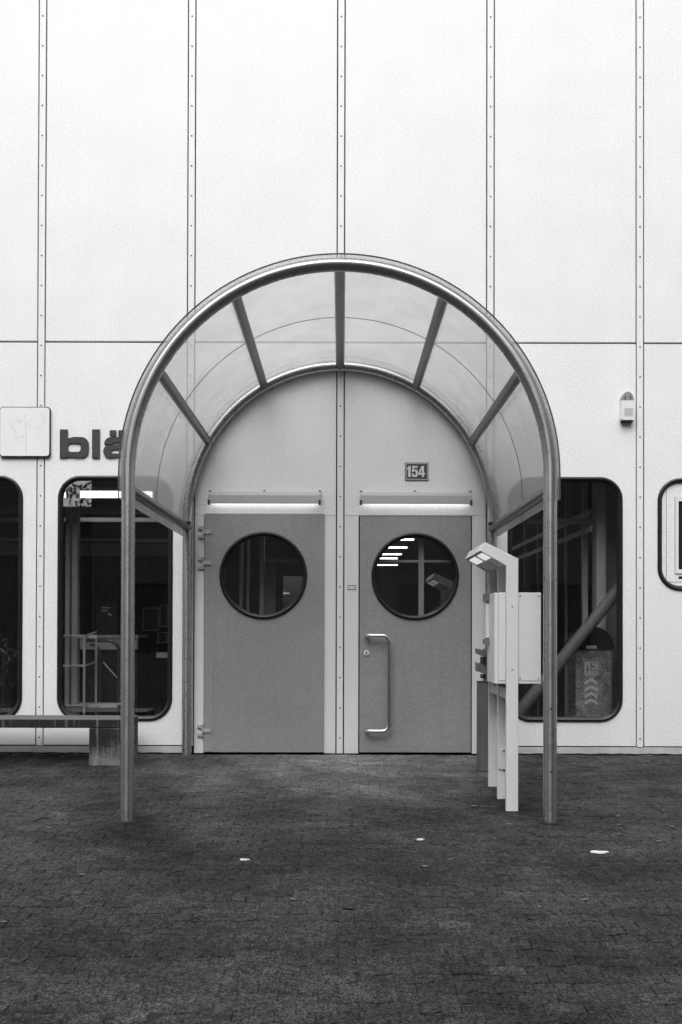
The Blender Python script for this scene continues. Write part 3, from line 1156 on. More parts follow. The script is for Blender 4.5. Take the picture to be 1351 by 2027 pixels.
# ------------------------------------------------------------------ siren on the right
ax0, ax1 = wx(1227), wx(1252)
az0, azm, az1 = wz(833), wz(794.5), wz(777)
al = empty('alarm_siren', ((ax0 + ax1) / 2, 0, az0), 'small white wall alarm with grey rounded lens', 'alarm')
rr_ = (ax1 - ax0) / 2
body = [(ax0, az0 + 0.012), (ax0 + 0.012, az0), (ax1 - 0.012, az0), (ax1, az0 + 0.012), (ax1, azm), (ax0, azm)]
MB().plate(body, [], -0.062, -0.001).build('body', M['white_plastic'], al)
lens = arc((ax0 + ax1) / 2, azm + 0.004, rr_ - 0.002, az1 - azm - 0.004, 0, 180, 14)
MB().plate(lens, [], -0.056, -0.001).build('lens', M['grey_plastic'], al)
for u in (0.28, 0.72):
    x = ax0 + (ax1 - ax0) * u
    MB().box(x - 0.004, x + 0.004, -0.058, -0.055, azm + 0.008, azm + 0.040).build('lens_rib', M['black_plastic'], al)
gr = MB()
for i in range(7):
    z = az0 + 0.032 + i * 0.010
    gr.box(ax0 + 0.022, ax1 - 0.012, -0.0632, -0.0615, z, z + 0.0035)
gr.build('speaker_grille', M['grey_plastic'], al)
MB().plate([(ax0 + 0.004, az0 - 0.010), (ax0 + 0.02, az0 - 0.014), (ax1 - 0.02, az0 - 0.014), (ax1 - 0.002, az0 - 0.008), (ax1 - 0.010, az0 - 0.0005), (ax0 + 0.010, az0 - 0.0005)], [], -0.050, -0.001).build('underside', M['black_plastic'], al)

# small label between the doors
lx0, lx1, lz0, lz1 = wx(687), wx(706.5), wz(1168), wz(1157.5)
lab = empty('door_sticker', ((lx0 + lx1) / 2, 0, lz0), 'tiny printed sticker on the frame between the doors', 'sticker')
MB().plate(rect(lx0, lx1, lz0, lz1), [], -0.0022, -0.0003).build('label_face', M['white_plastic'], lab)
lm = MB()
for z in (lz0 + 0.003, lz1 - 0.011):
    lm.box(lx0 + 0.002, lx1 - 0.002, -0.0030, -0.0020, z, z + 0.008)
lm.box(lx0 + 0.002, lx0 + 0.020, -0.0030, -0.0020, lz0 + 0.017, lz0 + 0.026)
lm.box(lx1 - 0.030, lx1 - 0.002, -0.0030, -0.0020, lz0 + 0.019, lz0 + 0.025)
lm.build('label_print', M['grey_plastic'], lab)

# ------------------------------------------------------------------ concrete bench
BT0, BT1 = 0.16, 0.543
bx1 = -1.645
bx0 = -4.9
zt = wz(1424, BT1, 180)
zb = zt - 0.068
bench = empty('concrete_bench', (-3.2, -0.29, ground_z(0.3)), 'low stained concrete bench along the wall', 'bench')
mb = MB()
mb.box(bx0, bx1, -BT1, -BT0, zb, zt)
sl = mb.build('seat_slab', M['bench'], bench)
bev = sl.modifiers.new('bevel', 'BEVEL')
bev.width = 0.008
bev.segments = 2
for a, b_ in ((-1.95, bx1), (-4.8, -4.5)):
    mb = MB().box(a, b_, -BT1, -BT0, ground_z(0.6) - 0.02, zb - 0.0005)
    lg = mb.build('leg', M['bench'], bench)
    bev = lg.modifiers.new('bevel', 'BEVEL')
    bev.width = 0.006
    bev.segments = 2

# ------------------------------------------------------------------ stand with letter boxes
TF, TM, TB = 2.044, 1.700, 1.300
stand = empty('mailbox_stand', (1.08, -1.67, ground_z(1.67)), 'pale steel stand with boxes and an angled hood, right of the doors', 'stand')
pxl, pxr = wx(1003, TF), wx(1026.5, TF)
zA = wz(1105, TF)          # outer corner at the top of the post
arm_tip_top = (wx(960, TF), wz(1072, TF))
arm_tip_low = (wx(951, TF), wz(1089.5, TF))
zB = wz(1119, TF)


def frame(t, thick, foot_t, low_z):
    prof = [(pxl, low_z), (pxr, low_z), (pxr, zA), arm_tip_top, arm_tip_low, (pxl, zB)]
    return MB().plate(prof, [], -t, -t + thick)


for t, name in ((TF, 'post'), (TM, 'post'), (TB, 'post')):
    frame(t, 0.035, t, ground_z(t) - 0.02).build(name, M['stand'], stand)
# hood: sloping roof sheet and end fascia between the frames
hood = MB()
d = Vector((arm_tip_top[0] - pxr, arm_tip_top[1] - zA))
th = 0.006
nrm = Vector((d.y, -d.x)).normalized()
if nrm.y > 0:
    nrm = -nrm
A, B = Vector((pxr, zA)), Vector(arm_tip_top)
roof = [tuple(A + nrm * 0.001), tuple(B + nrm * 0.001), tuple(B + nrm * th), tuple(A + nrm * th)]
for ta, tb in ((TF - 0.036, TM + 0.001), (TM - 0.036, TB + 0.001)):
    hood.plate(roof, [], -ta, -tb)
hood.build('hood_roof', M['stand'], stand)
fas = MB()
for ta, tb in ((TF - 0.036, TM + 0.001), (TM - 0.036, TB + 0.001)):
    e = Vector(arm_tip_low)
    t_ = Vector(arm_tip_top)
    ins = Vector((0.006, 0.003))
    fas.plate([tuple(t_ + nrm * 0.007), tuple(e), tuple(e + ins), tuple(t_ + nrm * 0.007 + ins)], [], -ta, -tb)
    fas.build
fas.build('hood_fascia', M['stand'], stand)
for i, (ta, tb) in enumerate(((TF - 0.04, TM + 0.005), (TM - 0.04, TB + 0.005))):
    # ceiling of the hood with an emissive pale panel near its outer end
    c0 = Vector((pxl, zB)) - nrm * 0.012
    c1 = Vector(arm_tip_low) - nrm * 0.012
    u = (c1 - c0)
    q = [c0 + u * 0.0, c0 + u * 0.52]
    MB().plate([tuple(q[0]), tuple(q[1]), tuple(q[1] + nrm * 0.004), tuple(q[0] + nrm * 0.004)], [], -ta, -tb).build('hood_ceiling', M['stand'], stand)
    q = [c0 + u * 0.53, c0 + u * 0.86]
    MB().plate([tuple(q[0]), tuple(q[1]), tuple(q[1] + nrm * 0.006), tuple(q[0] + nrm * 0.006)], [], -ta, -tb).build('emissive_panel', M['hood_emitter'], stand)
    q = [c0 + u * 0.87, c0 + u * 0.995]
    MB().plate([tuple(q[0]), tuple(q[1]), tuple(q[1] + nrm * 0.004), tuple(q[0] + nrm * 0.004)], [], -ta, -tb).build('hood_end_panel', M['grey_plastic'], stand)
# back board between the frames
bz0, bz1 = wz(1353, TF), wz(1172, TF)
for ta, tb in ((TF - 0.037, TM + 0.002), (TM - 0.037, TB + 0.002)):
    MB().box(pxr - 0.020, pxr - 0.012, -ta, -tb, bz0 - 0.25, zB + 0.0).build('back_board', M['stand_inner'], stand)
# letter boxes
kx0, kx1 = wx(979.5, TF - 0.01), wx(1071.5, TF - 0.01)
T0, T1 = TF - 0.012, TM + 0.02
bxm = MB()
bxm.box(kx0 + 0.026, pxl - 0.002, -T0, -T1, bz0 + 0.0, bz1)
bxm.box(kx0, kx0 + 0.025, -T0 + 0.004, -T1, bz0, bz1 - 0.002)
bxo = bxm.build('box', M['stand'], stand)
b2 = MB()
b2.box(pxr + 0.002, kx1, -T0, -T1, bz0, bz1)
b2.build('box', M['stand'], stand)
MB().box(pxl - 0.001, pxr + 0.001, -T0 + 0.05, -T1, bz0 + 0.002, bz1 - 0.002).build('box_web', M['stand'], stand)
hem = MB()
hem.box(pxr + 0.003, kx1 - 0.004, -T0 - 0.0015, -T0 - 0.0002, bz0 + 0.018, bz0 + 0.021)
hem.box(kx0 + 0.03, pxl - 0.004, -T0 - 0.0015, -T0 - 0.0002, bz0 + 0.018, bz0 + 0.021)
hem.build('hem_line', M['grey_plastic'], bxo)
for cx_, cz_ in ((kx1 - 0.016, bz1 - 0.022), (kx1 - 0.016, bz0 + 0.034), (pxr + 0.014, bz1 - 0.022), (pxr + 0.014, bz0 + 0.034), (pxl + 0.036, bz1 - 0.09), (pxl + 0.036, bz0 + 0.09)):
    yy = -TF if pxl < cx_ < pxr else -T0
    MB().tube([(cx_, yy + 0.001, cz_), (cx_, yy - 0.0025, cz_)], 0.0045, 8).build('screw', M['screw'], stand)
# open compartments seen from the end, facing the doors
cmx = kx0 - 0.012
for zc, hgt in ((wz(1180, TF), 0.045), (wz(1270, TF), 0.03)):
    MB().box(kx0 - 0.030, kx0 - 0.001, -T1 - 0.10, -T1 - 0.005, zc - hgt / 2, zc + hgt / 2).build('slot_shelf', M['stand_inner'], stand)
MB().box(kx0 - 0.022, kx0 - 0.001, -T1 - 0.09, -T1 - 0.004, wz(1262, TF), wz(1192, TF)).build('slot_door', M['stand'], stand)
# second, darker box behind with two tilted flaps
kz1, kz0 = wz(1285, TM), wz(1352, TM)
MB().box(wx(962.5, 1.5), pxl + 0.03, -TM + 0.06, -TB - 0.06, kz0, kz1).build('rear_box', M['stand_inner'], stand)
for py in (1284, 1312):
    fz = wz(py, 1.5)
    h_ = 0.030 if py < 1300 else 0.055
    fx0 = wx(947, 1.5)
    pr_ = [(fx0, fz), (fx0 + 0.085, fz - 0.033), (fx0 + 0.085, fz - 0.033 - h_), (fx0, fz - h_)]
    MB().plate(pr_, [], -1.52, -1.36).build('flap', M['stand_inner'], stand)
    MB().box(wx(956, 1.5), wx(962.3, 1.5), -1.51, -1.38, fz - 0.105, fz - 0.025 - h_ ).build('flap_slot', M['black_plastic'], stand)
# lower cross rail and fixing plate with two bolts
for ta, tb in ((TF - 0.037, TM + 0.002), (TM - 0.037, TB + 0.002)):
    MB().box(pxl + 0.012, pxr - 0.022, -ta, -tb, bz0 - 0.10, bz0 - 0.035).build('cross_rail', M['stand'], stand)
fp = MB().box(pxl + 0.001, pxl + 0.05, -TM - 0.006, -TM - 0.0005, wz(1522, TM), wz(1482, TM))
fpo = fp.build('fixing_plate', M['stand'], stand)
for py in (1485, 1523):
    z = wz(py, TM)
    MB().tube([(pxl + 0.040, -TM - 0.001, z), (pxl + 0.040, -TM - 0.012, z)], 0.006, 8).build('bolt', M['black_plastic'], fpo)

for o in stand.children:
    if o.name.split('.')[0] in ('post', 'box', 'rear_box', 'hood_fascia', 'flap'):
        bv = o.modifiers.new('bevel', 'BEVEL')
        bv.width = 0.003
        bv.segments = 2
        bv.limit_method = 'ANGLE'
# standing ash bin behind it
tb_ = 0.93
bc = Vector((wx(946.5, tb_) + 0.10, -tb_ + 0.06, ground_z(tb_ - 0.06)))
binr = empty('ash_bin', bc, 'slim dark grey cylinder bin half hidden behind the pale stand', 'bin')
zt_ = wz(1351, tb_)
MB().tube([(bc.x, bc.y, bc.z + 0.035), (bc.x, bc.y, zt_)], 0.10, 32).build('body', M['bin'], binr, True, 50)
MB().tube([(bc.x, bc.y, bc.z - 0.02), (bc.x, bc.y, bc.z + 0.030)], 0.096, 32).build('base_ring', M['stand_inner'], binr, True, 50)
MB().tube([(bc.x, bc.y, zt_ + 0.0005), (bc.x, bc.y, zt_ + 0.008)], 0.103, 32).build('rim', M['black_plastic'], binr, True, 50)

# ------------------------------------------------------------------ inside, left window
def inner_box(name, mat, px0, px1, py0, py1, t, depth, label, cat, group=None):
    a, c = PX(px0, py1, -t), PX(px1, py0, -t)
    return thing(MB().box(a.x, c.x, t, t + depth, a.z, c.z), name, mat, label, cat, group)


post = empty('inner_post', (wx(141, -0.5), 0.5, 0), 'pair of pale upright profiles behind the glass of the bench window', 'post')
for a, b_ in ((129, 137.5), (142, 153.5)):
    x0, x1 = wx(a, -0.5), wx(b_, -0.5)
    MB().box(x0, x1, 0.5, 0.58, 0, 2.94, 0.004).build('profile', M['int_frame'], post)

cy = 1.9
cur = MB()
n = 130
xa, xb = wx(-60, -cy), wx(345, -cy)
top, bot = wz(1098, -cy), 0.02
ring = []
for i in range(n + 1):
    x = xa + (xb - xa) * i / n
    ring.append((x, cy + 0.035 * math.sin(i * 0.62) + 0.02 * math.sin(i * 1.7 + 1)))
vs_ = [(x, y, z) for z in (bot, top) for x, y in ring]
cur.add(vs_, [(i, i + 1, n + 2 + i, n + 1 + i) for i in range(n)])
thing(cur, 'curtain', M['curtain'], 'dark pleated curtain hanging behind the bench window', 'curtain', smooth=True)
val = empty('curtain_rail', (wx(200, -1.7), 1.7, wz(1100, -1.7)), 'dull rail and valance board above the dark curtain', 'curtain rail')
MB().box(xa, xb, 1.70, 1.74, wz(1100, -1.7), wz(1077, -1.7)).build('valance', M['int_board'], val)
MB().box(xa, xb, 1.66, 1.72, wz(1072, -1.7), wz(1067, -1.7)).build('rail', M['int_frame'], val)
for i, (p0, p1) in enumerate(((1004, 1014), (1025, 1032))):
    inner_box('ceiling_beam', M['int_board'], -60, 345, p0, p1, 3.0 + 0.8 * i, 0.12, ('upper' if i == 0 else 'lower') + ' dim ceiling beam seen through the bench window', 'beam')

# bright strip light near the ceiling
def strip_light(name, x0, x1, y, z, h, label, m='ceiling_tube', group=None):
    root = empty(name, ((x0 + x1) / 2, y, z), label, 'ceiling light', group)
    MB().box(x0, x1, y - 0.04, y + 0.04, z, z + h).build('tube', M[m], root)
    MB().box(x0 - 0.02, x1 + 0.02, y - 0.05, y + 0.05, z + h + 0.001, z + h + 0.05).build('housing', M['int_board'], root)
    return root


strip_light('strip_light', wx(118, -3.4), wx(300, -3.4), 3.4, wz(985.5, -3.4), 0.066, 'long bright strip light at the top of the bench window')
strip_light('strip_light', wx(150, -5.4), wx(320, -5.4), 5.4, wz(962, -5.4), 0.05, 'second strip light, close under the top edge of the bench window')
lt_ = PX(269, 1115, -3.2)
l2_ = PX(331, 1123, -2.6)
thing(MB().tube([lt_, l2_], 0.014, 8), 'desk_tube_lamp', M['ceiling_tube'], 'short tilted light tube right of the front post, behind glass', 'lamp')

# counter with a machine and papers
ct = 1.15
cnt = empty('counter', (wx(210, -ct), ct, 0), 'pale edged counter behind the wire trolley', 'counter')
MB().box(wx(150, -ct), wx(274, -ct), ct, ct + 0.5, wz(1264, -ct), wz(1258, -ct)).build('top', M['int_frame'], cnt)
MB().box(wx(158, -ct), wx(272, -ct), ct + 0.02, ct + 0.05, wz(1287, -ct), wz(1265, -ct)).build('front_board', M['int_frame'], cnt)
MB().box(wx(160, -ct), wx(270, -ct), ct + 0.06, ct + 0.46, 0.0, wz(1266, -ct)).build('carcass', M['curtain'], cnt)
mon = empty('coffee_machine', (wx(213, -1.4), 1.4, wz(1258, -1.4)), 'black machine with small pale badge on the counter', 'machine')
MB().box(wx(192, -1.4), wx(236, -1.4), 1.36, 1.62, wz(1257.5, -1.4), wz(1192, -1.4), 0.012).build('body', M['black_plastic'], mon)
for a, b_, c, d_ in ((201, 219, 1203, 1205), (201, 213, 1209, 1211)):
    MB().box(wx(a, -1.35), wx(b_, -1.35), 1.352, 1.359, wz(d_, -1.35), wz(c, -1.35)).build('badge', M['cart'], mon)
MB().tube([PX(216, 1214, -1.35), PX(220.5, 1219, -1.35)], 0.013, 10).build('knob', M['white_plastic'], mon)

# wire roll container and trolley with bent handle
cart = empty('roll_container', (wx(155, -0.45), 0.45, 0), 'wire roll container at the left edge of the bench window', 'cart')
def bar(pts, r, name, parent, m='cart'):
    return MB().tube(pts, r, 8).build(name, M[m], parent, True, 60)
for px in (122.5, 167.5, 191):
    t = -0.42 if px > 130 else -0.5
    if px == 191:
        t = -0.75
    a = PX(px, 1258, t)
    bar([(a.x, a.y, 0.03), (a.x, a.y, a.z)], 0.0105, 'upright', cart)
for py in (1259, 1318, 1397):
    a, c = PX(121, py, -0.45), PX(168, py, -0.42)
    e = PX(191, py - (8 if py < 1380 else 4), -0.75)
    bar([a, c], 0.010, 'cross_bar', cart)
    bar([c, e], 0.008, 'cross_bar', cart)
a, c = PX(152, 1259, -0.5), PX(192, 1259, -0.5)
MB().box(a.x, c.x, 0.5, 0.52, a.z - 0.02, a.z + 0.01).build('top_rail', M['cart'], cart)
a, c = PX(121, 1400, -0.5), PX(234, 1394, -0.5)
MB().box(a.x, c.x, 0.47, 0.80, a.z, a.z + 0.02).build('floor_plate', M['cart'], cart)
trol = empty('hand_trolley', (wx(215, -0.9), 0.9, 0), 'tube frame hand trolley with rounded handle beside the roll container', 'trolley')
def bent(px0, px1, pyt, pyb, t, r):
    p = [PX(px0, pyt, -t)]
    c = PX(px1, pyt, -t)
    rr = 0.10
    for i in range(0, 8):
        a = R(90 * i / 7)
        p.append(Vector((c.x - rr + rr * math.sin(a), t, c.z - rr + rr * math.cos(a))))
    p.append(Vector((c.x, t, 0.04)))
    return MB().tube(p, r, 8).build('handle_tube', M['steel_in'], trol, True, 60)
bent(172, 236, 1268, 1415, 0.80, 0.016)
bent(180, 200, 1276, 1415, 0.95, 0.014)
bar([PX(205, 1311, -0.88), PX(232, 1341, -0.82)], 0.006, 'brace', trol)
MB().box(wx(178, -0.9), wx(236, -0.9), 0.78, 0.98, 0.10, 0.13).build('toe_plate', M['steel_in'], trol)

# notices on the far board, right edge of the window
for i, (a, b_, c, d_) in enumerate(((283, 315, 1203, 1248), (317, 332, 1197, 1241), (313, 331, 1251, 1273))):
    lab_ = ('large dark notice with thin pale edge in the bench window', 'narrow dark notice with thin pale edge at the window edge', 'small dark notice with thin pale edge under the others')[i]
    p0, p1 = PX(a, d_, -1.75), PX(b_, c, -1.75)
    rt_ = empty('framed_notice', ((p0.x + p1.x) / 2, 1.75, p0.z), lab_, 'notice')
    MB().box(p0.x, p1.x, 1.75, 1.76, p0.z, p1.z).build('sheet', M['curtain'], rt_)
    MB().plate(rect(p0.x, p1.x, p0.z, p1.z), [rect(p0.x + 0.006, p1.x - 0.006, p0.z + 0.006, p1.z - 0.006)], 1.744, 1.7495).build('edge', M['int_frame'], rt_)
inner_box('paper_stack', M['cart'], 310, 331, 1292, 1302, 1.3, 0.2, 'pale paper stack low at the right edge of the bench window', 'paper')
# potted foliage in the far left window
pl = empty('leafy_plant', (wx(8, -0.5), 0.5, 0), 'dim leafy plant low in the far left window', 'plant')
rd = random.Random(9)
lm = MB()
for i in range(90):
    c = Vector((wx(8, -0.5) + rd.gauss(0, 0.12), 0.5 + rd.gauss(0, 0.08), 0.45 + rd.random() * 0.5))
    a = Vector((rd.gauss(0, 1), rd.gauss(0, 1), rd.gauss(0, 1))).normalized() * 0.05
    b_ = a.cross(Vector((rd.gauss(0, 1), rd.gauss(0, 1), rd.gauss(0, 1)))).normalized() * 0.012
    lm.add([c - a, c + b_, c + a, c - b_], [(0, 1, 2, 3)])
lm.build('leaves', M['foliage'], pl)
MB().tube([(wx(8, -0.5), 0.5, 0), (wx(8, -0.5), 0.5, 0.28), (wx(8, -0.5), 0.5, 0.30)], [0.10, 0.14, 0.14], 20).build('pot', M['curtain'], pl, True)
MB().tube([(wx(8, -0.5), 0.5, 0.25), (wx(8, -0.5), 0.5, 0.85)], 0.008, 6).build('stem', M['bark'], pl)

# ------------------------------------------------------------------ inside, right window and hall
for i, (px_, py_) in enumerate(((819, 1068), (806, 1083.5), (795, 1097), (787, 1105), (787, 1118))):
    dep = 1970.7 * 1.62 / (1248 - py_)
    t = dep - CAM_D
    x1 = wx(px_, -t)
    strip_light('hall_light', x1 - 1.5, x1, t, wz(py_ + 1.0, -t), 0.020,
                'glowing hall ceiling light, %s bar from the top in the right porthole' % ('first', 'second', 'third', 'fourth', 'fifth')[i], group='hall ceiling lights')
# glazed screen right behind the handle door: a cross of pale bars
scrn = empty('glazing_bars', (wx(834, -0.12), 0.12, 0), 'pale cross of glazing bars behind the right porthole', 'glazing bars')
MB().box(wx(829, -0.12), wx(839.5, -0.12), 0.12, 0.16, 0, 2.94).build('upright', M['int_frame'], scrn)
MB().box(wx(735, -0.12), wx(828.8, -0.12), 0.122, 0.158, wz(1112.8, -0.12), wz(1108, -0.12)).build('cross_bar', M['int_frame'], scrn)
MB().box(wx(839.7, -0.12), wx(915, -0.12), 0.122, 0.158, wz(1112.8, -0.12), wz(1108, -0.12)).build('cross_bar', M['int_frame'], scrn)
# inner door set behind left porthole
ins = empty('inner_doorway', (wx(520, -0.5), 0.5, 0), 'dim inner door frame behind the left porthole', 'door frame')
for a, b_ in ((474, 480), (488, 493), (514, 523)):
    MB().box(wx(a, -0.5), wx(b_, -0.5), 0.5, 0.58, 0, 2.94).build('upright', M['int_frame'], ins)
MB().box(wx(524, -0.5), wx(612, -0.5), 0.52, 0.58, wz(1114, -0.5), wz(1106, -0.5)).build('lintel', M['int_frame'], ins)
MB().box(wx(524, -0.5), wx(545, -0.5), 0.53, 0.57, 0.0, wz(1116, -0.5)).build('leaf_stile', M['int_board'], ins)

# partition receding behind the right window
par = empty('glazed_partition', (2.2, 2.5, 0), 'receding partition with pale rails behind the right window', 'partition')
xp = 2.20
for y in (0.74, 1.42, 2.10, 2.80, 3.60):
    MB().box(xp, xp + 0.05, y, y + 0.045, 0, 2.94).build('mullion', M['int_frame'], par)
for z in (1.90, 2.05):
    MB().box(xp - 0.012, xp - 0.001, 0.40, 4.6, z, z + 0.045).build('rail', M['int_frame'], par)
for y in (0.79, 1.47, 2.15):
    MB().box(xp + 0.015, xp + 0.03, y, y + 0.62, 0.02, 1.895).build('infill', M['curtain'], par)
MB().box(wx(1155, -0.9), wx(1185, -0.9), 0.9, 0.93, wz(1140, -0.9), wz(1068, -0.9)).build('dark_board', M['black_plastic'], par)

colm = empty('steel_column', (wx(1190, -0.46), 0.46, 0), 'grey upright column behind the right window', 'column')
MB().box(wx(1181, -0.46), wx(1200.5, -0.46), 0.46, 0.60, 0, 2.94, 0.006).build('shaft', M['int_frame'], colm)
MB().box(wx(1085, -0.52), wx(1180.8, -0.52), 0.50, 0.56, wz(1035, -0.5), wz(1025, -0.5)).build('cross_bar', M['int_board'], colm)
MB().box(wx(990, -0.52), wx(1084, -0.52), 0.50, 0.56, wz(1035, -0.5), wz(1025, -0.5)).build('cross_bar', M['int_board'], colm)
MB().box(wx(1201, -0.52), wx(1250, -0.52), 0.62, 0.66, 0, 2.94).build('side_panel', M['int_board'], colm)
tb0, tb1 = PX(1026, 1412, -0.22), PX(1224, 1168, -0.22)
dv = (tb1 - tb0)
thing(MB().tube([tb0 - dv * 0.28, tb1 + dv * 0.9], 0.052, 18), 'diagonal_brace', M['brace'], 'thick slanting steel tube crossing the right window', 'brace', smooth=True)

# bottle collection bin
yb0 = 0.36
qx0, qx1 = wx(1140, -yb0), wx(1211, -yb0)
qz1 = wz(1285, -yb0)
petb = empty('bottle_bin', ((qx0 + qx1) / 2, yb0 + 0.16, 0), 'domed bottle collection bin with PET sign and arrows', 'bin')
MB().plate(rrect(qx0, qx1, 0.0, qz1, 0.012, 3), [], yb0, yb0 + 0.32).build('body', M['bag'], petb)
dome = arc((qx0 + qx1) / 2, qz1 + 0.003, (qx1 - qx0) / 2 + 0.02, wz(1240, -yb0) - qz1, 0, 180, 16)
MB().plate(dome, [], yb0 - 0.01, yb0 + 0.33).build('lid', M['black_plastic'], petb, False)
MB().box(wx(1160, -yb0), wx(1181, -yb0), yb0 - 0.014, yb0 - 0.0105, wz(1283, -yb0), wz(1276.5, -yb0)).build('badge', M['cart'], petb)
ex0, ex1, ez0, ez1 = wx(1157.5, -yb0), wx(1184, -yb0), wz(1335, -yb0), wz(1309, -yb0)
w_ = 0.006
yl0, yl1 = yb0 - 0.003, yb0 - 0.0005
em = MB().plate(rect(ex0, ex1, ez0, ez1), [rect(ex0 + w_, ex1 - w_, ez0 + w_, ez1 - w_)], yl0, yl1)
em.build('emblem_frame', M['cart'], petb)
xm = ex0 + (ex1 - ex0) * 0.40
MB().plate(rect(ex0 + w_ + 0.001, xm, ez0 + w_ + 0.001, ez1 - w_ - 0.001),
           [[(ex0 + 0.015, ez0 + 0.014), (xm - 0.010, ez0 + 0.014), (xm - 0.010, ez1 - 0.05), (xm - 0.018, ez1 - 0.018), (ex0 + 0.022, ez1 - 0.018), (ex0 + 0.015, ez1 - 0.05)]], yl0, yl1).build('bottle_mark', M['cart'], petb)
ccx, ccz = (xm + ex1) / 2 - 0.002, ez1 - 0.042
ringo = arc(ccx, ccz, 0.028, 0.028, 130, -150, 18)
ringi = arc(ccx, ccz, 0.014, 0.014, -150, 130, 18)
MB().plate(ringo + ringi, [], yl0, yl1).build('loop_mark', M['cart'], petb)
# letters P E T
lw = (ex1 - w_ - 0.004 - xm - 0.004) / 3
lz0_, lz1_ = ez0 + 0.010, ez0 + 0.036
def ltr(polys, x):
    m = MB()
    for pl in polys:
        m.plate([(x + u * lw * 0.8, lz0_ + v * (lz1_ - lz0_)) for u, v in pl], [], yl0, yl1)
    m.build('letter', M['cart'], petb)
xL = xm + 0.004
ltr([[(0, 0), (.3, 0), (.3, .4), (1, .4), (1, 1), (0, 1)]], xL)
ltr([[(0, 0), (1, 0), (1, .2), (.35, .2), (.35, .4), (.9, .4), (.9, .6), (.35, .6), (.35, .8), (1, .8), (1, 1), (0, 1)]], xL + lw)
ltr([[(.35, 0), (.65, 0), (.65, .8), (1, .8), (1, 1), (0, 1), (0, .8), (.35, .8)]], xL + 2 * lw)
mx = wx(1170.5, -yb0)
for py in (1341, 1355, 1368, 1381):
    z = wz(py, -yb0)
    hw = 0.056
    MB().plate([(mx - hw, z - 0.058), (mx - hw, z - 0.030), (mx, z), (mx + hw, z - 0.030), (mx + hw, z - 0.058), (mx, z - 0.028)], [], yl0, yl1).build('chevron', M['cart'], petb)

# ------------------------------------------------------------------ litter
def scrap(px, py, wpx, dpx, label, mat='paper', seed=1):
    rd = random.Random(seed)
    c = on_ground(px, py)
    S = F_PX / (CAM_D + c.y)
    w = wpx / S / 2 * 0.95
    d_ = w * rd.uniform(0.40, 0.55)
    n = 11
    mb = MB()
    lo, hi = [], []
    for i in range(n):
        a = 2 * math.pi * i / n
        k = rd.uniform(0.65, 1.1)
        x, y = w * math.cos(a) * k, d_ * math.sin(a) * k
        z = -y * 0 + SLOPE * y
        lo.append(c + Vector((x, y, z + 0.004)))
        hi.append(c + Vector((x * 0.96, y * 0.96, z + 0.006 + rd.uniform(0, 0.006))))
    mid = c + Vector((0.1 * w, 0, 0.009 + rd.uniform(0, 0.005)))
    vs_ = lo + hi + [mid, c + Vector((0, 0, 0.003))]
    fs_ = [(i, (i + 1) % n, n + (i + 1) % n, n + i) for i in range(n)]
    fs_ += [(n + i, n + (i + 1) % n, 2 * n) for i in range(n)]
    fs_ += [((i + 1) % n, i, 2 * n + 1) for i in range(n)]
    mb.add(vs_, fs_)
    return thing(mb, 'paper_scrap', M[mat], label, 'litter', 'paper scraps')


scrap(484, 1704, 23, 8, 'crumpled white paper scrap on the pavers, left of centre', seed=1)
scrap(831.5, 1664, 17, 7, 'small white paper scrap lying in front of the right door', seed=2)
scrap(1187, 1689, 45, 8, 'widest flat white paper scrap, right of the right front post', seed=3)


def twig(px0, py0, px1, py1, r, label):
    a, b_ = on_ground(px0, py0), on_ground(px1, py1)
    m = (a + b_) / 2 + Vector((0, 0, 0.01))
    up_ = Vector((0, 0, r + 0.002))
    thing(MB().tube([a + up_, m + up_, b_ + up_], [r * 0.7, r, r * 0.5], 6), 'twig', M['leaf_dark'], label, 'twig', 'twigs on the pavers', smooth=True)


twig(66, 1628, 102, 1622, 0.006, 'dark twig lying left of the left front post')
twig(333, 1734, 366, 1728, 0.006, 'dark twig below and right of the left front post')
twig(368, 1828, 397, 1823, 0.006, 'dark twig nearest to the bottom edge, left of centre')


def leaf(px, py, wpx, mat, label, group, seed):
    rd = random.Random(seed)
    c = on_ground(px, py)
    S = F_PX / (CAM_D + c.y)
    w = wpx / S / 2
    a = rd.uniform(-0.5, 0.5)
    pts = [(-1, 0), (-0.5, 0.42), (0.1, 0.5), (0.6, 0.3), (1, 0), (0.6, -0.3), (0.1, -0.5), (-0.5, -0.42)]
    vs_, vb = [], []
    for u, v in pts:
        x, y = w * (u * math.cos(a) - v * math.sin(a)), w * (u * math.sin(a) + v * math.cos(a))
        z = SLOPE * y + 0.004 + 0.25 * w * abs(v) + 0.12 * w * u * u * rd.random()
        vs_.append(c + Vector((x, y, z + 0.0015)))
        vb.append(c + Vector((x, y, z)))
    mid = c + Vector((0, 0, 0.004))
    vs_ = vs_ + vb
    fs_ = [(0, 1, 2, 3, 4), (4, 5, 6, 7, 0), (12, 11, 10, 9, 8), (8, 15, 14, 13, 12)]
    fs_ += [(i, 8 + i, 8 + (i + 1) % 8, (i + 1) % 8) for i in range(8)]
    thing(MB().add(vs_, fs_), 'fallen_leaf', M[mat], label, 'leaf', group)


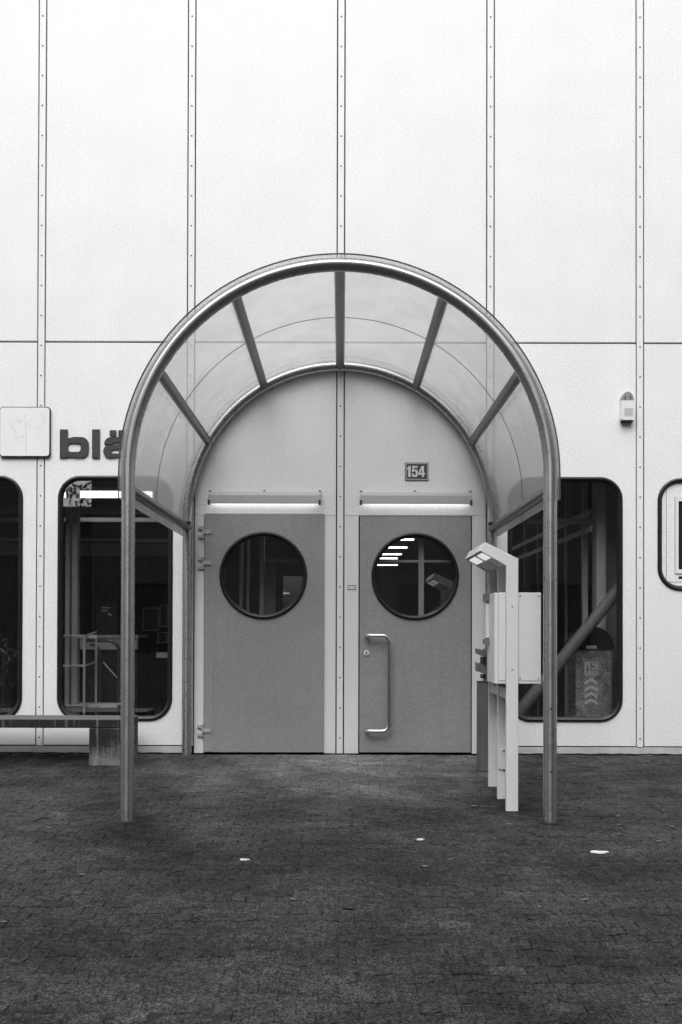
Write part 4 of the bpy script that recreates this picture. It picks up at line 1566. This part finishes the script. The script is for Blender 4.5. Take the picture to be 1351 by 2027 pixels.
pale = [(96, 1641, 14), (163, 1733, 16), (411, 1616, 12), (842, 1717, 16),
        (571, 1735, 10), (1008, 1633, 12), (1225, 1617, 12), (1226, 1634, 12), (1226, 1652, 10), (1306, 1667, 14), (1037, 1540, 8), (1067, 1541, 7),
        (1159, 1783, 22), (8, 1827, 14), (28, 1497, 10), (122, 1499, 9), (1330, 1638, 12), (580, 1782, 14), (1138, 1514, 12), (940, 1597, 14), (893, 1703, 10)]
for i, (a, b_, c) in enumerate(pale):
    leaf(a, b_, c, 'leaf_pale', 'small pale fallen leaf lying flat on the dark pavers', 'pale fallen leaves', 50 + i)
for i, (a, b_, c) in enumerate(((690, 1800, 32), (1050, 1821, 17), (96, 1612, 12), (938, 1667, 12), (643, 1686, 14), (1332, 1763, 14), (1153, 1577, 7), (757, 1603, 9))):
    leaf(a, b_, c, 'leaf_dark', 'small dark curled leaf lying on the pavers', 'dark fallen leaves', 90 + i)

# ------------------------------------------------------------------ opposite: what the glass mirrors; added buildings sized and split to shape the light
def opposite(x0, x1, y, h, label, deep=1.2):
    z0 = -SLOPE * 9 - 0.03
    root = empty('added_building', ((x0 + x1) / 2, y, z0), label, 'building')
    holes = []
    nb = int((x1 - x0) / 2.6)
    for s in range(2):
        for i in range(nb):
            a = x0 + 0.6 + i * (x1 - x0 - 0.6) / nb
            holes.append(rect(a, a + 1.3, z0 + 1.0 + s * 3.0, z0 + 2.5 + s * 3.0))
    holes = [hh for hh in holes if hh[2][1] < z0 + h - 0.3]
    MB().plate(rect(x0, x1, z0, z0 + h), holes, y, y - 0.3).build('wall', M['opp_wall'], root)
    for hh in holes:
        MB().box(hh[0][0], hh[1][0], y - 0.22, y - 0.18, hh[0][1], hh[2][1]).build('window', M['opp_glass'], root)
    MB().box(x0 - 0.05, x1 + 0.05, y - deep, y + 0.3, z0 + h + 0.001, z0 + h + 0.25).build('roof', M['opp_wall'], root)
    MB().box(x0, x1, y - deep, y - 0.32, z0, z0 + h - 0.01).build('volume', M['opp_wall'], root)
    return root


opposite(0.64, 24, -13.0, 9.6, 'long dark building added opposite, mirrored in the right panes')
opposite(-5.35, -0.64, -13.0, 9.6, 'narrow dark building added opposite, mirrored in the left porthole')
opposite(-30, -6.85, -13.6, 9.6, 'dark building added opposite, mirrored in the far left pane', 1.2)
opposite(-6.7, -5.45, -13.3, 3.9, 'low dark link building added opposite, under the mirrored tree')
tr = empty('broadleaf_tree', (-5.9, -12.2, -SLOPE * 9 - 0.03), 'tree mirrored in the top corner of the bench window', 'tree')
z0 = -SLOPE * 9 - 0.03
MB().tube([(-5.9, -12.2, z0), (-5.85, -12.2, z0 + 2.0), (-5.9, -12.15, z0 + 3.6), (-5.8, -12.2, z0 + 5.4)], [0.16, 0.13, 0.10, 0.04], 10).build('trunk', M['bark'], tr, True)
rd = random.Random(21)
lv = MB()
for c in [(-5.6 + rd.uniform(-0.75, 0.6), -12.2 + rd.uniform(-0.5, 0.5), z0 + 3.2 + rd.random() * 2.4) for _ in range(34)]:
    for k in range(30):
        p = Vector(c) + Vector((rd.gauss(0, .13), rd.gauss(0, .13), rd.gauss(0, .10)))
        a = Vector((rd.gauss(0, 1), rd.gauss(0, 1), rd.gauss(0, 1))).normalized() * 0.055
        b_ = a.cross(Vector((rd.gauss(0, 1), rd.gauss(0, 1), rd.gauss(0, 1)))).normalized() * 0.03
        lv.add([p - a, p + b_, p + a, p - b_], [(0, 1, 2, 3)])
lv.build('crown', M['foliage'], tr)
